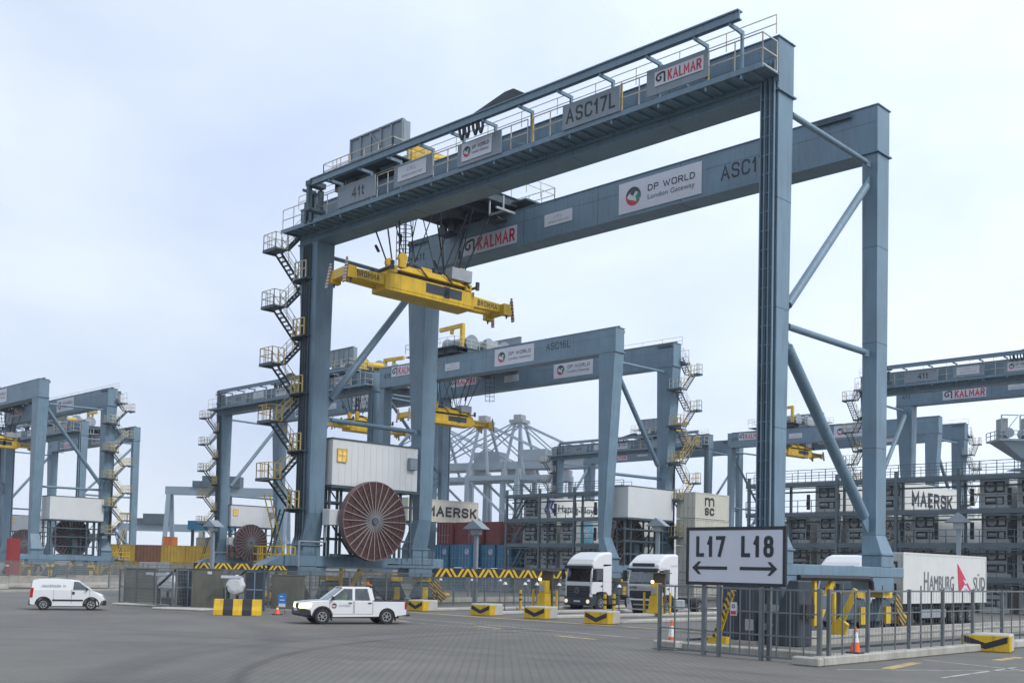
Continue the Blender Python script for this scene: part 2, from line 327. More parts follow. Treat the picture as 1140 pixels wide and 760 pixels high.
# plain signwriter's capitals drawn as strokes
_G = {
 'A': ([((0, 0), (.5, 1), (1, 0)), ((.2, .34), (.8, .34))], .92), 'B': ([((0, 0), (0, 1), (.72, 1), (.95, .9), (.95, .62), (.72, .53), (0, .53)), ((.72, .53), (1, .42), (1, .1), (.72, 0), (0, 0))], .8),
 'C': (['s', ((1, .78), (.85, 1), (.15, 1), (0, .8), (0, .2), (.15, 0), (.85, 0), (1, .22))], .88), 'D': ([((0, 0), (0, 1), (.6, 1), (1, .72), (1, .28), (.6, 0), (0, 0))], .86),
 'E': ([((1, 1), (0, 1), (0, 0), (1, 0)), ((0, .52), (.88, .52))], .72), 'H': ([((0, 0), (0, 1)), ((1, 0), (1, 1)), ((0, .5), (1, .5))], .85), 'K': ([((0, 0), (0, 1)), ((1, 1), (.05, .42)), ((.33, .6), (1, 0))], .82),
 'L': ([((0, 1), (0, 0), (1, 0))], .68), 'M': ([((0, 0), (0, 1), (.5, .3), (1, 1), (1, 0))], 1.05), 'N': ([((0, 0), (0, 1), (1, 0), (1, 1))], .88), 'O': (['s', ((.5, 1), (.1, 1), (0, .8), (0, .2), (.1, 0), (.9, 0), (1, .2), (1, .8), (.9, 1), (.5, 1))], .92),
 'P': ([((0, 0), (0, 1), (.75, 1), (1, .86), (1, .6), (.75, .46), (0, .46))], .78), 'R': ([((0, 0), (0, 1), (.75, 1), (1, .86), (1, .62), (.75, .48), (0, .48)), ((.55, .48), (1, 0))], .84),
 'S': (['s', ((1, .8), (.85, 1), (.15, 1), (0, .85), (0, .62), (.2, .53), (.8, .47), (1, .38), (1, .15), (.85, 0), (.15, 0), (0, .2))], .82), 'W': ([((0, 1), (.26, 0), (.5, .85), (.74, 0), (1, 1))], 1.25),
 '1': ([((.72, 0), (.72, 1)), ((0, .70), (.6, .93))], .46), '3': (['s', ((0, .85), (.2, 1), (.8, 1), (1, .85), (1, .62), (.5, .53)), 's', ((.5, .53), (1, .42), (1, .15), (.8, 0), (.2, 0), (0, .15))], .74), '4': ([((.75, 0), (.75, 1), (0, .28), (1, .28))], .82),
 '5': (['s', ((.95, 1), (.12, 1), (.05, .55), (.6, .62), (1, .5), (1, .12), (.7, 0), (.2, 0), (0, .14))], .76), '6': (['s', ((.92, .9), (.7, 1), (.2, 1), (0, .7), (0, .2), (.2, 0), (.8, 0), (1, .2), (1, .42), (.8, .6), (.2, .6), (.02, .4))], .78),
 '7': ([((0, 1), (1, 1), (.35, 0))], .76), '8': (['s', ((.5, .54), (.14, .58), (.06, .8), (.2, 1), (.8, 1), (.94, .8), (.86, .58), (.5, .54)), 's', ((.5, .54), (.1, .5), (0, .22), (.15, 0), (.85, 0), (1, .22), (.9, .5), (.5, .54))], .78),
 't': ([((.42, .95), (.42, .1), (.6, 0), (1, 0)), ((0, .68), (1, .68))], .46), 'm': ([((0, 0), (0, 1)), ((0, .78), (.18, 1), (.38, 1), (.5, .8), (.5, 0)), ((.5, .78), (.68, 1), (.88, 1), (1, .8), (1, 0))], 1.25)}
def stext(s, c, w_, h, right, up, m, parent, stroke=.15, name='lettering', off=.008, gap=.20):
    """stroke lettering filling w_ x h, centred on c; stroke is a share of the height"""
    right, up, c = Vector(right), Vector(up), Vector(c); nrm = right.cross(up)
    adv = sum((_G[ch][1] if ch != ' ' else .4)+gap for ch in s)-gap; sx = w_/adv; st = stroke*h; hw = min(st, sx*.26)/2
    b = MB(); x = 0
    for ch in s:
        if ch == ' ': x += .4+gap; continue
        lines, gw = _G[ch]; smooth = False
        for ln in lines:
            if ln == 's': smooth = True; continue
            pts = [Vector((hw+(x+0)*sx+p[0]*(gw*sx-2*hw), hw+p[1]*(h-2*hw))) for p in ln]
            if smooth:
                for _ in range(2):
                    q = [pts[0]]
                    for a, d in zip(pts, pts[1:]): q += [a.lerp(d, .25), a.lerp(d, .75)]
                    pts = q+[pts[-1]]
                smooth = False
            n = len(pts); L = []; Rr = []
            closed = (pts[0]-pts[-1]).length < 1e-6
            for i in range(n):
                d0 = (pts[i]-pts[i-1]).normalized() if i else (pts[1]-pts[0]).normalized(); d1 = (pts[i+1]-pts[i]).normalized() if i < n-1 else (pts[-1]-pts[-2]).normalized()
                n0 = Vector((-d0.y, d0.x)); n1 = Vector((-d1.y, d1.x)); mt = n0+n1
                mt = mt.normalized() if mt.length > 1e-4 else n0; k = 1/max(.5, mt.dot(n0)); p = pts[i]
                if not closed: p = p-(d0*hw if i == 0 else Vector((0, 0)))+(d0*hw if i == n-1 else Vector((0, 0)))
                L.append(p+mt*hw*k); Rr.append(p-mt*hw*k)
            vs = []
            for a, d in zip(L, Rr):
                for v in (a, d): vs.append(c+right*(v.x-w_/2)+up*(v.y-h/2)+nrm*off)
            off += .0006
            b.add(vs, [(2*i, 2*i+1, 2*i+3, 2*i+2) for i in range(n-1)])
        x += gw+gap
    me = bpy.data.meshes.new(name); me.from_pydata([tuple(v) for v in b.v], [], b.f); me.materials.append(m)
    o = bpy.data.objects.new(name, me); COL.objects.link(o); o.parent = parent
    return o
def faint_line(c, w_, h, right, up, m, parent, n=14, off=.012):
    """a line of writing too worn and small to read: a row of short marks"""
    right, up, c = Vector(right), Vector(up), Vector(c); nrm = right.cross(up); b = MB(); rnd = random.Random(n)
    for i in range(n):
        if rnd.random() < .12: continue
        x0 = (i+.12)/n-.5; x1 = (i+rnd.uniform(.6, .88))/n-.5; t = rnd.choice((.5, .5, .32)); bt = rnd.choice((-.5, -.5, -.28))
        b.add([c+right*x*w_+up*y*h+nrm*off for x, y in ((x0, bt), (x1, bt), (x1, t), (x0, t))], [(0, 1, 2, 3)])
    return b.build('lettering', m, parent)
def railing(mb, p, q, h=0.95, r=0.022, step=1.3, mids=2):
    p, q = Vector(p), Vector(q); L = (q-p).length; n = max(1, round(L/step))
    for i in range(n+1):
        a = p.lerp(q, i/n); mb.beam(a, a+Vector((0, 0, h)), 2*r, 2*r)
    for k in range(mids):
        z = Vector((0, 0, h*(1-k*0.48))); mb.beam(p+z, q+z, 2*r, 2*r)

# ------------------------------------------------------------------ the ground
GM = ground_mat(); PM = paving_mat()
g = MB()
g.add([(-3500, -1500, 0), (1500, -1500, 0), (1500, 3500, 0), (-3500, 3500, 0)], [(0, 1, 2, 3)])
tag(g.build('ground', GM), 'grey asphalt yard reaching the horizon', 'ground', kind='structure')
g = MB(); g.add([(-60, -80, .004), (60, -80, .004), (60, -2.4, .004), (-60, -2.4, .004)], [(0, 1, 2, 3)])
tag(g.build('paving', PM), 'grey block paved turning apron before the cranes', 'paving', kind='structure')
WL = worn_line('white_line', (0.42, 0.42, 0.39), 0.48); YLN = worn_line('yellow_line', (0.48, 0.36, 0.13), 0.47)
def strip(name, label, segs, m, wd):
    b = MB()
    for (p, q) in segs:
        p, q = Vector((*p, 0)), Vector((*q, 0)); a = (q-p).normalized().cross(Vector((0, 0, 1)))*wd/2
        b.add([v+Vector((0, 0, .009)) for v in (p-a, q-a, q+a, p+a)], [(0, 1, 2, 3)])
    return tag(b.build(name, m), label, 'road marking', kind='structure')
strip('road_marking', 'worn white line running across the apron', [((-34, -3.2), (-12.5, -4.9)), ((-11.7, -4.95), (1.6, -6.6))], WL, 0.16)
strip('road_marking', 'faded yellow stop line along the lane heads', [((-33, 0.4), (-8.5, 0.2)), ((-7.8, 0.2), (1.2, -0.6))], YLN, 0.55)
strip('road_marking', 'broken yellow dashes on the apron', [((-11, -6.2), (-9.2, -6.5)), ((-4.6, -8.0), (-2.4, -8.3)), ((-17, -6.3), (-15.2, -6.5)), ((9.4, -7.5), (9.9, -10.5)), ((10.4, -2.0), (10.5, -4.2)), ((11.9, -3.9), (12.2, -5.6))], YLN, 0.35)
strip('road_marking', 'thin white guide lines by the right kerb', [((9.2, -12.0), (14.8, -4.5)), ((9.0, -6.2), (15.5, -8.4)), ((12.0, -11.8), (11.9, -6.5)), ((10.0, -2.5), (16, -4.0))], WL, 0.13)
strip('road_marking', 'pale worn guide lines before the truck lanes', [((-16.5, -6.9), (-7.6, -7.2)), ((-9.5, -7.6), (-3.5, -7.4))], WL, 0.10)

# ------------------------------------------------------------------ signs on the cranes
XP, ZP = Vector((1, 0, 0)), Vector((0, 0, 1))
def emblem(c, r, right, up, parent, dim=False):
    """round emblem: dark globe with a red and a green swoosh"""
    right, up = Vector(right), Vector(up); n = right.cross(up); c = Vector(c)+n*0.014
    b = MB()
    def arc(a0, a1, r0, r1, k=10, cx=0, cy=0, lift=0.0):
        vs = []
        for i in range(k+1):
            a = a0+(a1-a0)*i/k
            tpr = math.sin(math.pi*i/k)
            ri, ro = r1-(r1-r0)*max(.12, tpr), r1
            vs += [c+n*lift+(right*(cx+ri*math.cos(a))+up*(cy+ri*math.sin(a)))*r, c+n*lift+(right*(cx+ro*math.cos(a))+up*(cy+ro*math.sin(a)))*r]
        b.add(vs, [(2*i, 2*i+1, 2*i+3, 2*i+2) for i in range(k)])
    b.m = 0; arc(R(-20), R(200), 0.52, 1.0); arc(R(60), R(150), -0.1, 0.5, lift=.003)
    b.m = 1; arc(R(170), R(330), 0.45, 1.0, lift=.004)
    b.m = 2; arc(R(-60), R(40), 0.30, 0.86, lift=.006, cy=-.05)
    return b.build('emblem', [DARK, REDP, GREENP], parent)
def plate(parent, c, w_, h, right, mats=SIGNW, name='sign', th=0.04, label=None):
    right = Vector(right); n = right.cross(ZP); c = Vector(c)
    a, u = right*w_/2, ZP*h/2; b = MB()
    b.hexa([c-a-u, c+a-u, c+a+u, c-a+u], [c-a-u+n*th, c+a-u+n*th, c+a+u+n*th, c-a+u+n*th])
    o = b.build(name, mats, parent)
    if label: o['label'] = label
    return o, c+n*th
def sign_port(parent, c, w_, h, right):
    o, f = plate(parent, c, w_, h, right); r_ = Vector(right)
    emblem(f-r_*w_*0.315, h*0.30, right, ZP, o)
    stext('DP WORLD', f+r_*w_*0.145+ZP*h*0.13, w_*0.56, h*0.21, right, ZP, DARK, o, .17)
    text('London Gateway', f+r_*w_*0.145-ZP*h*0.18, w_*0.56, h*0.21, right, ZP, GREYL2, o, .008)
def sign_maker(parent, c, w_, h, right):
    o, f = plate(parent, c, w_, h, right); r_ = Vector(right); n = r_.cross(ZP)
    stext('KALMAR', f+r_*w_*0.125, w_*0.69, h*0.72, right, ZP, REDP, o, .22, gap=.16)
    b = MB(); cc = f-r_*w_*0.37+n*.012      # coiled black mark
    pts = [(0.42, -0.46), (0.42, 0.40), (0.10, 0.42), (-0.32, 0.30), (-0.46, 0.02), (-0.28, -0.22), (0.0, -0.18), (0.06, 0.02), (-0.10, 0.10)]
    for p, q in zip(pts, pts[1:]):
        b.beam(cc+(r_*p[0]+ZP*p[1])*h*0.8, cc+(r_*q[0]+ZP*q[1])*h*0.8, 0.012, h*0.13, up=(ZP if abs(p[0]-q[0]) > abs(p[1]-q[1]) else r_))
    b.build('emblem', BLACK, o)
def sign_load(parent, c, w_, h, right):
    o, f = plate(parent, c, w_, h, right)
    text('S.W.L.', f+ZP*h*0.17, w_*0.34, h*0.26, right, ZP, GREYL, o)
    faint_line(f-ZP*h*0.22, w_*0.80, h*0.16, right, ZP, GREYL, o)

# ------------------------------------------------------------------ the stacking crane (local frame: X -34.4..0 across, Y 0..10.2 along the rails)
OFF = (17.2, -5.1, 0)
GZ0, GZ1 = 22.78, 25.0
def make_crane():
    root = thing('gantry_crane', '', 'gantry crane')
    P = lambda: MB(OFF)
    O = Vector(OFF)
    # girders
    for y0, nm in ((0.0, 'walkway_girder'), (8.97, 'plain_girder')):
        b = P(); b.box(-34.4, 0.0, y0, y0+1.23, GZ0, GZ1)
        b.box(-34.46, 0.06, y0-.06, y0+1.29, GZ1, GZ1+.05)                      # top plate
        b.box(-34.5, 0.10, y0-.10, y0+1.33, GZ0-.07, GZ0)                       # bottom flange plate
        for x in (-0.04, -34.36): b.box(x-.02, x+.02, y0-.03, y0+1.26, GZ0, GZ1)
        b.m = 1
        for x in (-29.2, -23.3, -17.3, -11.4, -5.6):
            for yy in (y0, y0+1.23): b.box(x-.018, x+.018, yy-.008, yy+.008, GZ0+.01, GZ1-.01)
            b.box(x-.018, x+.018, y0+.01, y0+1.22, GZ0-.078, GZ0-.071)
        for yy in (y0, y0+1.23): b.box(-34.3, -.1, yy-.006, yy+.006, GZ0+1.43, GZ0+1.45)
        go = b.build(nm, [CRANE, CRANE2], root, bevel=0.02)
        t = P(); t.box(-34.3, -0.4, y0+.5, y0+.62, GZ1+.05, GZ1+.16); t.box(-34.3, -0.4, y0+.44, y0+.68, GZ1+.16, GZ1+.22)
        t.build('trolley_rail', DARK, go)
        for x in (-33.4, -2.2):
            e = P(); e.box(x-.9, x+.9, y0-.22, y0-.06, GZ1-.32, GZ1-.12) if y0 > 1 else e.box(x-.9, x+.9, y0+1.29, y0+1.45, GZ1-.32, GZ1-.12)
            e.build('buffer_plate', CRANE2, go)
    # legs: right pair slim and straight, left pair broad at the top and narrow at the foot
    for y0, y1, yb0, yb1 in ((0.02, 1.21, 0.14, 0.98), (8.99, 10.18, 9.2, 10.2)):
        b = P(); z1 = GZ0-.07
        b.hexa([(-.76, yb0, 4.5), (-.06, yb0, 4.5), (-.06, yb1, 4.5), (-.76, yb1, 4.5)], [(-.80, y0, z1), (0, y0, z1), (0, y1, z1), (-.80, y1, z1)])
        b.hexa([(-.70, yb0-.15, 3.62), (.30, yb0-.15, 3.62), (.30, yb1+.1, 3.62), (-.70, yb1+.1, 3.62)], [(-.76, yb0, 4.5), (-.06, yb0, 4.5), (-.06, yb1, 4.5), (-.76, yb1, 4.5)])
        b.box(-.86, .36, yb0-.22, yb1+.17, 3.54, 3.62); b.box(-.70, .30, yb0-.15, yb1+.1, 3.0, 3.54)
        b.m = 1
        for zz in (8.6, 13.6, 18.2):
            k_ = (zz-4.5)/(z1-4.5); b.box(-.76-.04*k_-.012, -.06+.06*k_+.012, yb0+(y0-yb0)*k_-.012, yb1+(y1-yb1)*k_+.012, zz, zz+.035)
        b.build('leg', [CRANE, CRANE2], root, bevel=0.02)
        b = P(); z1 = GZ0-.07
        b.hexa([(-33.30, y0+.02, 5.7), (-32.62, y0+.02, 5.7), (-32.62, y1-.04, 5.7), (-33.30, y1-.04, 5.7)], [(-34.38, y0-.08, z1), (-32.45, y0-.08, z1), (-32.45, y1+.08, z1), (-34.38, y1+.08, z1)])
        b.hexa([(-34.12, y0-.2, 3.8), (-33.05, y0-.2, 3.8), (-33.05, y1+.05, 3.8), (-34.12, y1+.05, 3.8)], [(-33.30, y0+.02, 5.7), (-32.62, y0+.02, 5.7), (-32.62, y1-.04, 5.7), (-33.30, y1-.04, 5.7)])
        b.box(-34.25, -32.9, y0-.3, y1+.15, 3.7, 3.8); b.box(-34.1, -33.0, y0-.2, y1+.05, 3.1, 3.7)
        b.build('leg', CRANE, root, bevel=0.02)
    # sill beams
    b = P(); b.box(-.86, .30, -1.2, 11.4, 2.52, 3.0); b.box(-.84, .28, 8.25, 10.4, 1.85, 2.52); b.box(-.84, .28, -.2, 1.95, 1.85, 2.52)
    b.build('sill_beam', CRANE, root, bevel=0.03)
    b = P(); b.box(-34.2, -32.9, -1.4, 11.6, 2.42, 3.1); b.box(-34.16, -32.94, 8.5, 10.6, 1.85, 2.42); b.box(-34.16, -32.94, -.4, 1.7, 1.85, 2.42)
    b.hexa([(-34.1, -3.0, 2.42), (-33.0, -3.0, 2.42), (-33.0, -1.4, 2.42), (-34.1, -1.4, 2.42)], [(-34.1, -1.7, 3.0), (-33.0, -1.7, 3.0), (-33.0, -1.4, 3.1), (-34.1, -1.4, 3.1)])
    b.build('sill_beam', CRANE, root, bevel=0.03)
    # bracing
    def brace(p, q, r_, m=CRANE):
        b = P(); d = (Vector(q)-Vector(p)); p2 = Vector(p)+d*.07; q2 = Vector(q)-d*.07
        b.tube(p2, q2, r_, 14)
        for e, f_ in ((p, p2), (q, q2)): b.beam(e, f_, .04, r_*2.1)
        b.build('brace', m, root, smooth=True)
    brace((-.35, 1.1, 22.3), (-.35, 9.05, 22.15), .13)
    brace((-.40, 9.2, 21.6), (-.40, 1.05, 13.45), .19)
    brace((-.40, 1.05, 13.1), (-.40, 9.1, 13.1), .15)
    brace((-.40, 1.0, 12.75), (-.40, 9.2, 4.8), .26)
    brace((-33.0, 1.1, 12.3), (-33.1, 9.1, 22.2), .24)
    brace((-32.9, 1.1, 11.7), (-32.9, 9.1, 11.65), .15)
    brace((-33.4, 1.1, 22.2), (-33.4, 9.0, 22.1), .13)
    # cable ladders down the front legs
    for x0, x1, m_ in ((-.72, -.10, CRANE), (-33.75, -33.0, CRANE2)):
        b = P(); z1 = 24.0 if x0 > -5 else 22.6
        b.box(x0, x1, -.10, -.06, 3.4, z1)
        for x in (x0, (x0+x1)/2-.12, (x0+x1)/2+.12, x1): b.box(x-.025, x+.025, -.19, -.10, 3.4, z1)
        k = 4.0
        while k < z1: b.box(x0, x1, -.15, -.105, k, k+.05); k += .8
        b.build('cable_ladder', m_, root)
        b = P()
        for i in range(5):
            xx = x0+.06+i*.12; b.tube((xx, -.13, 3.4), (xx, -.13, z1-.1), .03, 6)
        b.build('cable_bundle', DARK, root)
    # front walkway with its outriggers, rails and busbar frame
    b = P(); b.box(-34.5, .1, -1.36, -.12, 23.28, 23.33); b.box(-34.5, .1, -1.42, -1.36, 23.18, 23.42); b.box(-34.5, .1, -.14, -.08, 23.05, 23.4)
    x = -34.2
    while x < 0: b.box(x-.03, x+.03, -1.36, -.14, 23.16, 23.28); x += 0.66
    wk = b.build('walkway', CRANE, root)
    b = P(); xs = -34.4
    for a, c in ((-34.4, -28.6), (-25.0, -23.1), (-20.2, -17.9), (-15.5, -13.2), (-12.8, -10.6), (-7.4, -5.2), (-2.6, 0.05)):
        railing(b, (a, -1.33, 23.33), (c, -1.33, 23.33), 1.35, .02, 1.25, 3)
    railing(b, (-34.4, -.2, 25.05), (.0, -.2, 25.05), .8, .016, 2.4, 2)
    railing(b, (.05, -1.33, 23.33), (.05, -.2, 23.33), 1.35, .02, 1.1, 3)
    b.build('railing', WRAIL, wk)
    b = P()
    for x in (-28.4, -23.0, -17.85, -12.9, -7.3, -2.6): b.box(x-.035, x+.035, -1.36, -1.29, 23.33, 24.75)
    b.build('yellow_post', YRAIL, wk)
    f0 = None
    fr = P(); fr.beam((-15.4, -1.3, 24.4), (-13.1, -1.3, 23.35), .09, .09); fr.beam((-5.1, -1.3, 24.9), (-4.3, -.3, 24.0), .08, .1); fr.beam((-.95, -1.3, 24.9), (-.95, -2.25, 24.98), .08, .08)
    f0 = fr.build('busbar_frame', CRANE, root)
    for x in (-31.0, -28.4, -25.6, -23.0, -20.3, -17.85, -15.5, -12.95, -10.4, -7.85, -5.2, -2.7, -0.95):
        fr = P(); fr.beam((x, -1.3, 23.0), (x, -1.3, 25.0), .10, .14, up=(0, 1, 0)); fr.beam((x, -1.2, 24.98), (x, -2.25, 24.98), .09, .16); fr.build('frame_post', CRANE, f0)
    b = P(); b.box(-30.2, -.5, -2.26, -2.18, 25.06, 25.42); b.box(-30.2, -.5, -2.34, -2.0, 25.40, 25.46); b.box(-30.2, -.5, -2.3, -2.04, 25.06, 25.12)
    b.build('busbar', CRANE, f0)
    b = P(); b.box(-30.6, -30.1, -2.36, -1.2, 23.6, 23.75); b.box(-30.55, -30.3, -2.3, -2.05, 23.7, 25.4); b.box(-30.55, -30.3, -1.5, -1.2, 23.7, 25.0); b.box(-31.4, -31.1, -1.5, -1.2, 23.3, 25.2); b.box(-31.9, -31.7, -1.5, -1.2, 23.3, 24.6)
    b.box(-30.6, -30.1, -2.34, -1.2, 25.1, 25.4)
    b.build('end_frame', CRANE2, f0)
    b = P(); b.hexa([(-16.2, -2.3, 25.47), (-12.5, -2.3, 25.47), (-12.5, -2.0, 25.47), (-16.2, -2.0, 25.47)], [(-13.9, -2.3, 25.95), (-13.3, -2.3, 25.95), (-13.3, -2.0, 25.95), (-13.9, -2.0, 25.95)])
    b.build('feed_peak', DARK, f0)
    b = P()
    for x in (-17.3, -16.9, -16.3, -15.9): b.pipe([(x, -2.15, 25.05), (x+.06, -2.15, 24.75), (x+.22, -2.15, 24.42), (x+.34, -2.15, 24.72), (x+.30, -2.15, 25.05)], .075, 7)
    b.build('cable_loop', BLACK, f0)
    # plates along the walkway
    def backing(x0, x1, z0, z1):
        b = P(); b.box(x0, x1, -1.50, -1.43, z0, z1); return b.build('sign_board', GREYP, root)
    sb = backing(-28.5, -25.0, 23.5, 24.7); stext('41t', Vector((-26.55, -1.50, 24.1))+O, 1.15, .62, XP, ZP, BLACK, sb, .16)
    sb = backing(-23.3, -20.1, 23.5, 24.7); o_ = Vector((0, 0, 0))
    sign_load(root, Vector((-21.75, -1.51, 24.15))+O, 2.35, .82, XP)
    sb = backing(-18.1, -14.9, 23.4, 24.6); sign_port(root, Vector((-16.65, -1.51, 24.05))+O, 2.2, .92, XP)
    sb = backing(-10.75, -7.3, 23.4, 24.6); sb['label'] = 'grey board with the crane number'
    root['id_front'] = sb.name
    sb = backing(-5.75, -2.5, 23.55, 24.75); sign_maker(root, Vector((-4.0, -1.51, 24.2))+O, 2.55, .64, XP)
    # inner face of the plain girder
    sign_maker(root, Vector((-26.35, 8.965, 23.55))+O, 4.9, 1.15, XP)
    sign_load(root, Vector((-20.4, 8.965, 23.82))+O, 2.25, .76, XP)
    sign_port(root, Vector((-12.85, 8.965, 23.85))+O, 5.7, 1.78, XP)
    # inner face of the walkway girder and outer face of the plain girder (seen when the crane stands turned round)
    for y, z in ((1.235, 0), (10.205, 0)):
        sign_maker(root, Vector((-4.3, y, 24.35))+O, 4.4, 1.1, -XP); sign_load(root, Vector((-12.2, y, 23.85))+O, 2.25, .76, -XP)
        sign_port(root, Vector((-21.35, y, 23.95))+O, 5.5, 1.75, -XP)
    # number on the girder ends
    stext('41t', Vector((-33.2, 8.965, 23.8))+O, 1.0, .55, XP, ZP, BLACK, root, .16); stext('41t', Vector((-1.3, 10.205, 24.0))+O, 1.15, .6, -XP, ZP, BLACK, root, .16)
    # electrical house between the left legs
    b = P(); b.box(-34.75, -32.2, 1.4, 8.4, 7.55, 10.45)
    hs = b.build('equipment_house', PANEL, root, bevel=.02)
    b = P(); b.box(-34.8, -32.12, 1.33, 8.47, 7.38, 7.55); b.box(-34.8, -32.12, 1.33, 8.47, 10.45, 10.52); b.build('house_frame', CRANE2, hs)
    b = P(); b.box(-32.2, -32.14, 1.75, 2.45, 9.05, 9.85); w0 = b.build('window', WINGLOW, hs); w0['label'] = 'small yellow window with added glow'
    b = P(); 
    for yy in (1.75, 2.1, 2.45): b.box(-32.15, -32.10, yy-.03, yy+.03, 9.05, 9.85)
    for zz in (9.05, 9.45, 9.85): b.box(-32.15, -32.10, 1.72, 2.48, zz-.03, zz+.03)
    b.build('window_frame', YRAIL, w0)
    b = P(); b.box(-32.2, -31.9, 7.5, 8.15, 8.95, 9.75); b.build('air_conditioner', GREYP, hs, bevel=.03)
    b = P()
    for yy in [1.4+i*.5 for i in range(1, 14)]: b.box(-32.2, -32.185, yy-.01, yy+.01, 7.6, 10.4)
    b.build('panel_joint', PANEL, hs)
    # frame under the house
    b = P()
    for yy in (1.6, 2.5, 3.4, 7.4, 8.3):
        for xx in (-34.3, -32.7): b.beam((xx, yy, 3.1), (xx, yy, 7.4), .14, .14, up=(0, 1, 0))
    for zz in (4.2, 5.4, 6.5): b.beam((-32.7, 1.3, zz), (-32.7, 8.5, zz), .09, .12); b.beam((-34.3, 1.3, zz), (-34.3, 8.5, zz), .09, .12)
    for yy in (1.6, 8.3):
        for zz in (4.2, 6.5): b.beam((-34.3, yy, zz), (-32.7, yy, zz), .1, .1)
    b.beam((-32.7, 1.6, 5.4), (-32.7, 3.4, 3.2), .09, .09); b.beam((-32.7, 1.6, 7.3), (-32.7, 3.2, 5.5), .07, .07)
    b.build('house_support', CRANE2, root)
    b = P(); b.box(-32.5, -31.7, .95, 1.9, 5.0, 6.0); b.build('junction_box', PANEL, root, bevel=.04)
    b = P(); b.pipe([(-32.2, -.9, 2.4), (-32.2, -.9, 3.95), (-32.2, 1.0, 3.95), (-32.2, 1.0, 4.9)], .05, 8); b.build('pipe', GALV, root)
    # cable reel
    c = Vector((-31.25, 4.0, 5.36)); RR = 2.5
    b = P()
    for i in range(9): b.ring(c, (1, 0, 0), .72+i*.193, .72+i*.193+.18, .26+.03*((i*7) % 3), 48)
    rl = b.build('cable_reel', REEL, root, smooth=True)
    for dx in (.17, -.17):
        b = P()
        for i in range(28):
            a = 2*math.pi*i/28; e = Vector((0, math.cos(a), math.sin(a)))
            b.beam(c+Vector((dx, 0, 0))+e*.25, c+Vector((dx*1.15, 0, 0))+e*RR, .042, .06, up=(1, 0, 0))
        b.build('spokes', SPOKE, rl)
    b = P(); b.ring(c, (1, 0, 0), RR-.05, RR+.03, .42, 48); b.build('rim', REELRIM, rl)
    b = P(); b.tube(c-Vector((.9, 0, 0)), c+Vector((.30, 0, 0)), .24, 18); b.build('hub', CRANE2, rl, smooth=True)
    b = P(); b.ring(c+Vector((.12, 0, 0)), (1, 0, 0), .34, .72, .06, 24); b.build('hub_plate', CRANE2, rl)
    b = P(); b.beam((-32.2, 4.0, 5.36), (-32.2, 4.0, 3.05), .5, .7, up=(0, 1, 0)); b.beam((-32.2, 1.5, 3.15), (-32.2, 6.2, 3.15), .35, .18); b.build('reel_stand', CRANE2, root)
    b = P(); b.box(-32.0, -30.9, 5.9, 8.9, 2.62, 2.70); b.box(-32.0, -30.9, .3, 5.9, 2.35, 2.43)
    railing(b, (-30.95, 6.2, 2.7), (-30.95, 8.8, 2.7), .95, .02, .9); b.build('service_platform', CRANE2, root)
    # zig-zag stair on the left front leg
    st = P(); rl_ = P(); zl = 22.2; A = [22.2, 18.6, 15.0, 11.4, 7.8]; B = [20.4, 16.8, 13.2, 9.6, 6.0]
    XA, XB = (-35.78, -35.14), (-35.06, -34.42)
    def flight(y0, z0, y1, z1, xs):
        for x in (xs[0], xs[1]): st.beam((x, y0, z0-.05), (x, y1, z1-.05), .035, .14)
        n = 8
        for i in range(1, n):
            y = y0+(y1-y0)*i/n; z = z0+(z1-z0)*i/n; st.box(xs[0], xs[1], y-.085, y+.085, z-.02, z+.02)
        for x in (xs[0], xs[1]):
            for zz in (.5, .95): rl_.beam((x, y0, z0+zz), (x, y1, z1+zz), .03, .03)
            for k in (0, .33, .66, 1): rl_.beam((x, y0+(y1-y0)*k, z0+(z1-z0)*k), (x, y0+(y1-y0)*k, z0+(z1-z0)*k+.95), .03, .03, up=(0, 1, 0))
    for z in A:
        st.box(-35.84, -34.44, -2.35, -1.45, z-.05, z); st.box(-35.86, -34.42, -2.38, -2.32, z-.14, z+.04); st.box(-35.86, -35.80, -2.32, -1.45, z-.14, z+.04)
        railing(rl_, (-35.82, -2.33, z), (-34.46, -2.33, z), 1.0, .02, .5, 3); railing(rl_, (-35.82, -2.33, z), (-35.82, -1.5, z), 1.0, .02, .45, 3); railing(rl_, (-34.46, -2.33, z), (-34.46, -1.5, z), 1.0, .02, .45, 3)
    for z in B:
        st.box(-35.84, -34.44, .2, 1.2, z-.05, z); st.box(-35.86, -34.3, 1.16, 1.22, z-.16, z+.04); st.beam((-34.4, .5, z-.2), (-33.2, .5, z-.2), .14, .18); st.beam((-35.84, .2, z-.1), (-35.84, 1.2, z-.1), .05, .14)
        st.box(-34.4, -33.1, -1.0, -.35, z-.06, z); st.box(-34.5, -34.35, -1.0, 1.5, z-.2, z)
        railing(rl_, (-35.82, 1.18, z), (-34.46, 1.18, z), 1.0, .02, .5, 3); railing(rl_, (-35.82, .25, z), (-35.82, 1.18, z), 1.0, .02, .5, 3)
        railing(rl_, (-34.3, -.98, z), (-33.1, -.98, z), 1.05, .03, .4, 2)
    for i in range(5):
        flight(-1.45, A[i], .2, B[i], XA)
        if i < 4: flight(.2, B[i], -1.45, A[i+1], XB)
    flight(-1.45, A[0], -.1, 23.7, XB)
    for m_ in (st, rl_):
        for v in m_.v: v.y += .42; v.x += .22
    so_ = st.build('staircase', CRANE2, root)
    hi, lo = MB(), MB()
    for fi, f in enumerate(rl_.f):
        tgt = lo if rl_.v[f[0]].z < 17.0 else hi
        tgt.add([rl_.v[i] for i in f], [tuple(range(len(f)))])
    hi.build('railing', WRAIL, so_); lo.build('railing', YRAIL2, so_)['label'] = 'yellow lower railing'
    b = P(); 
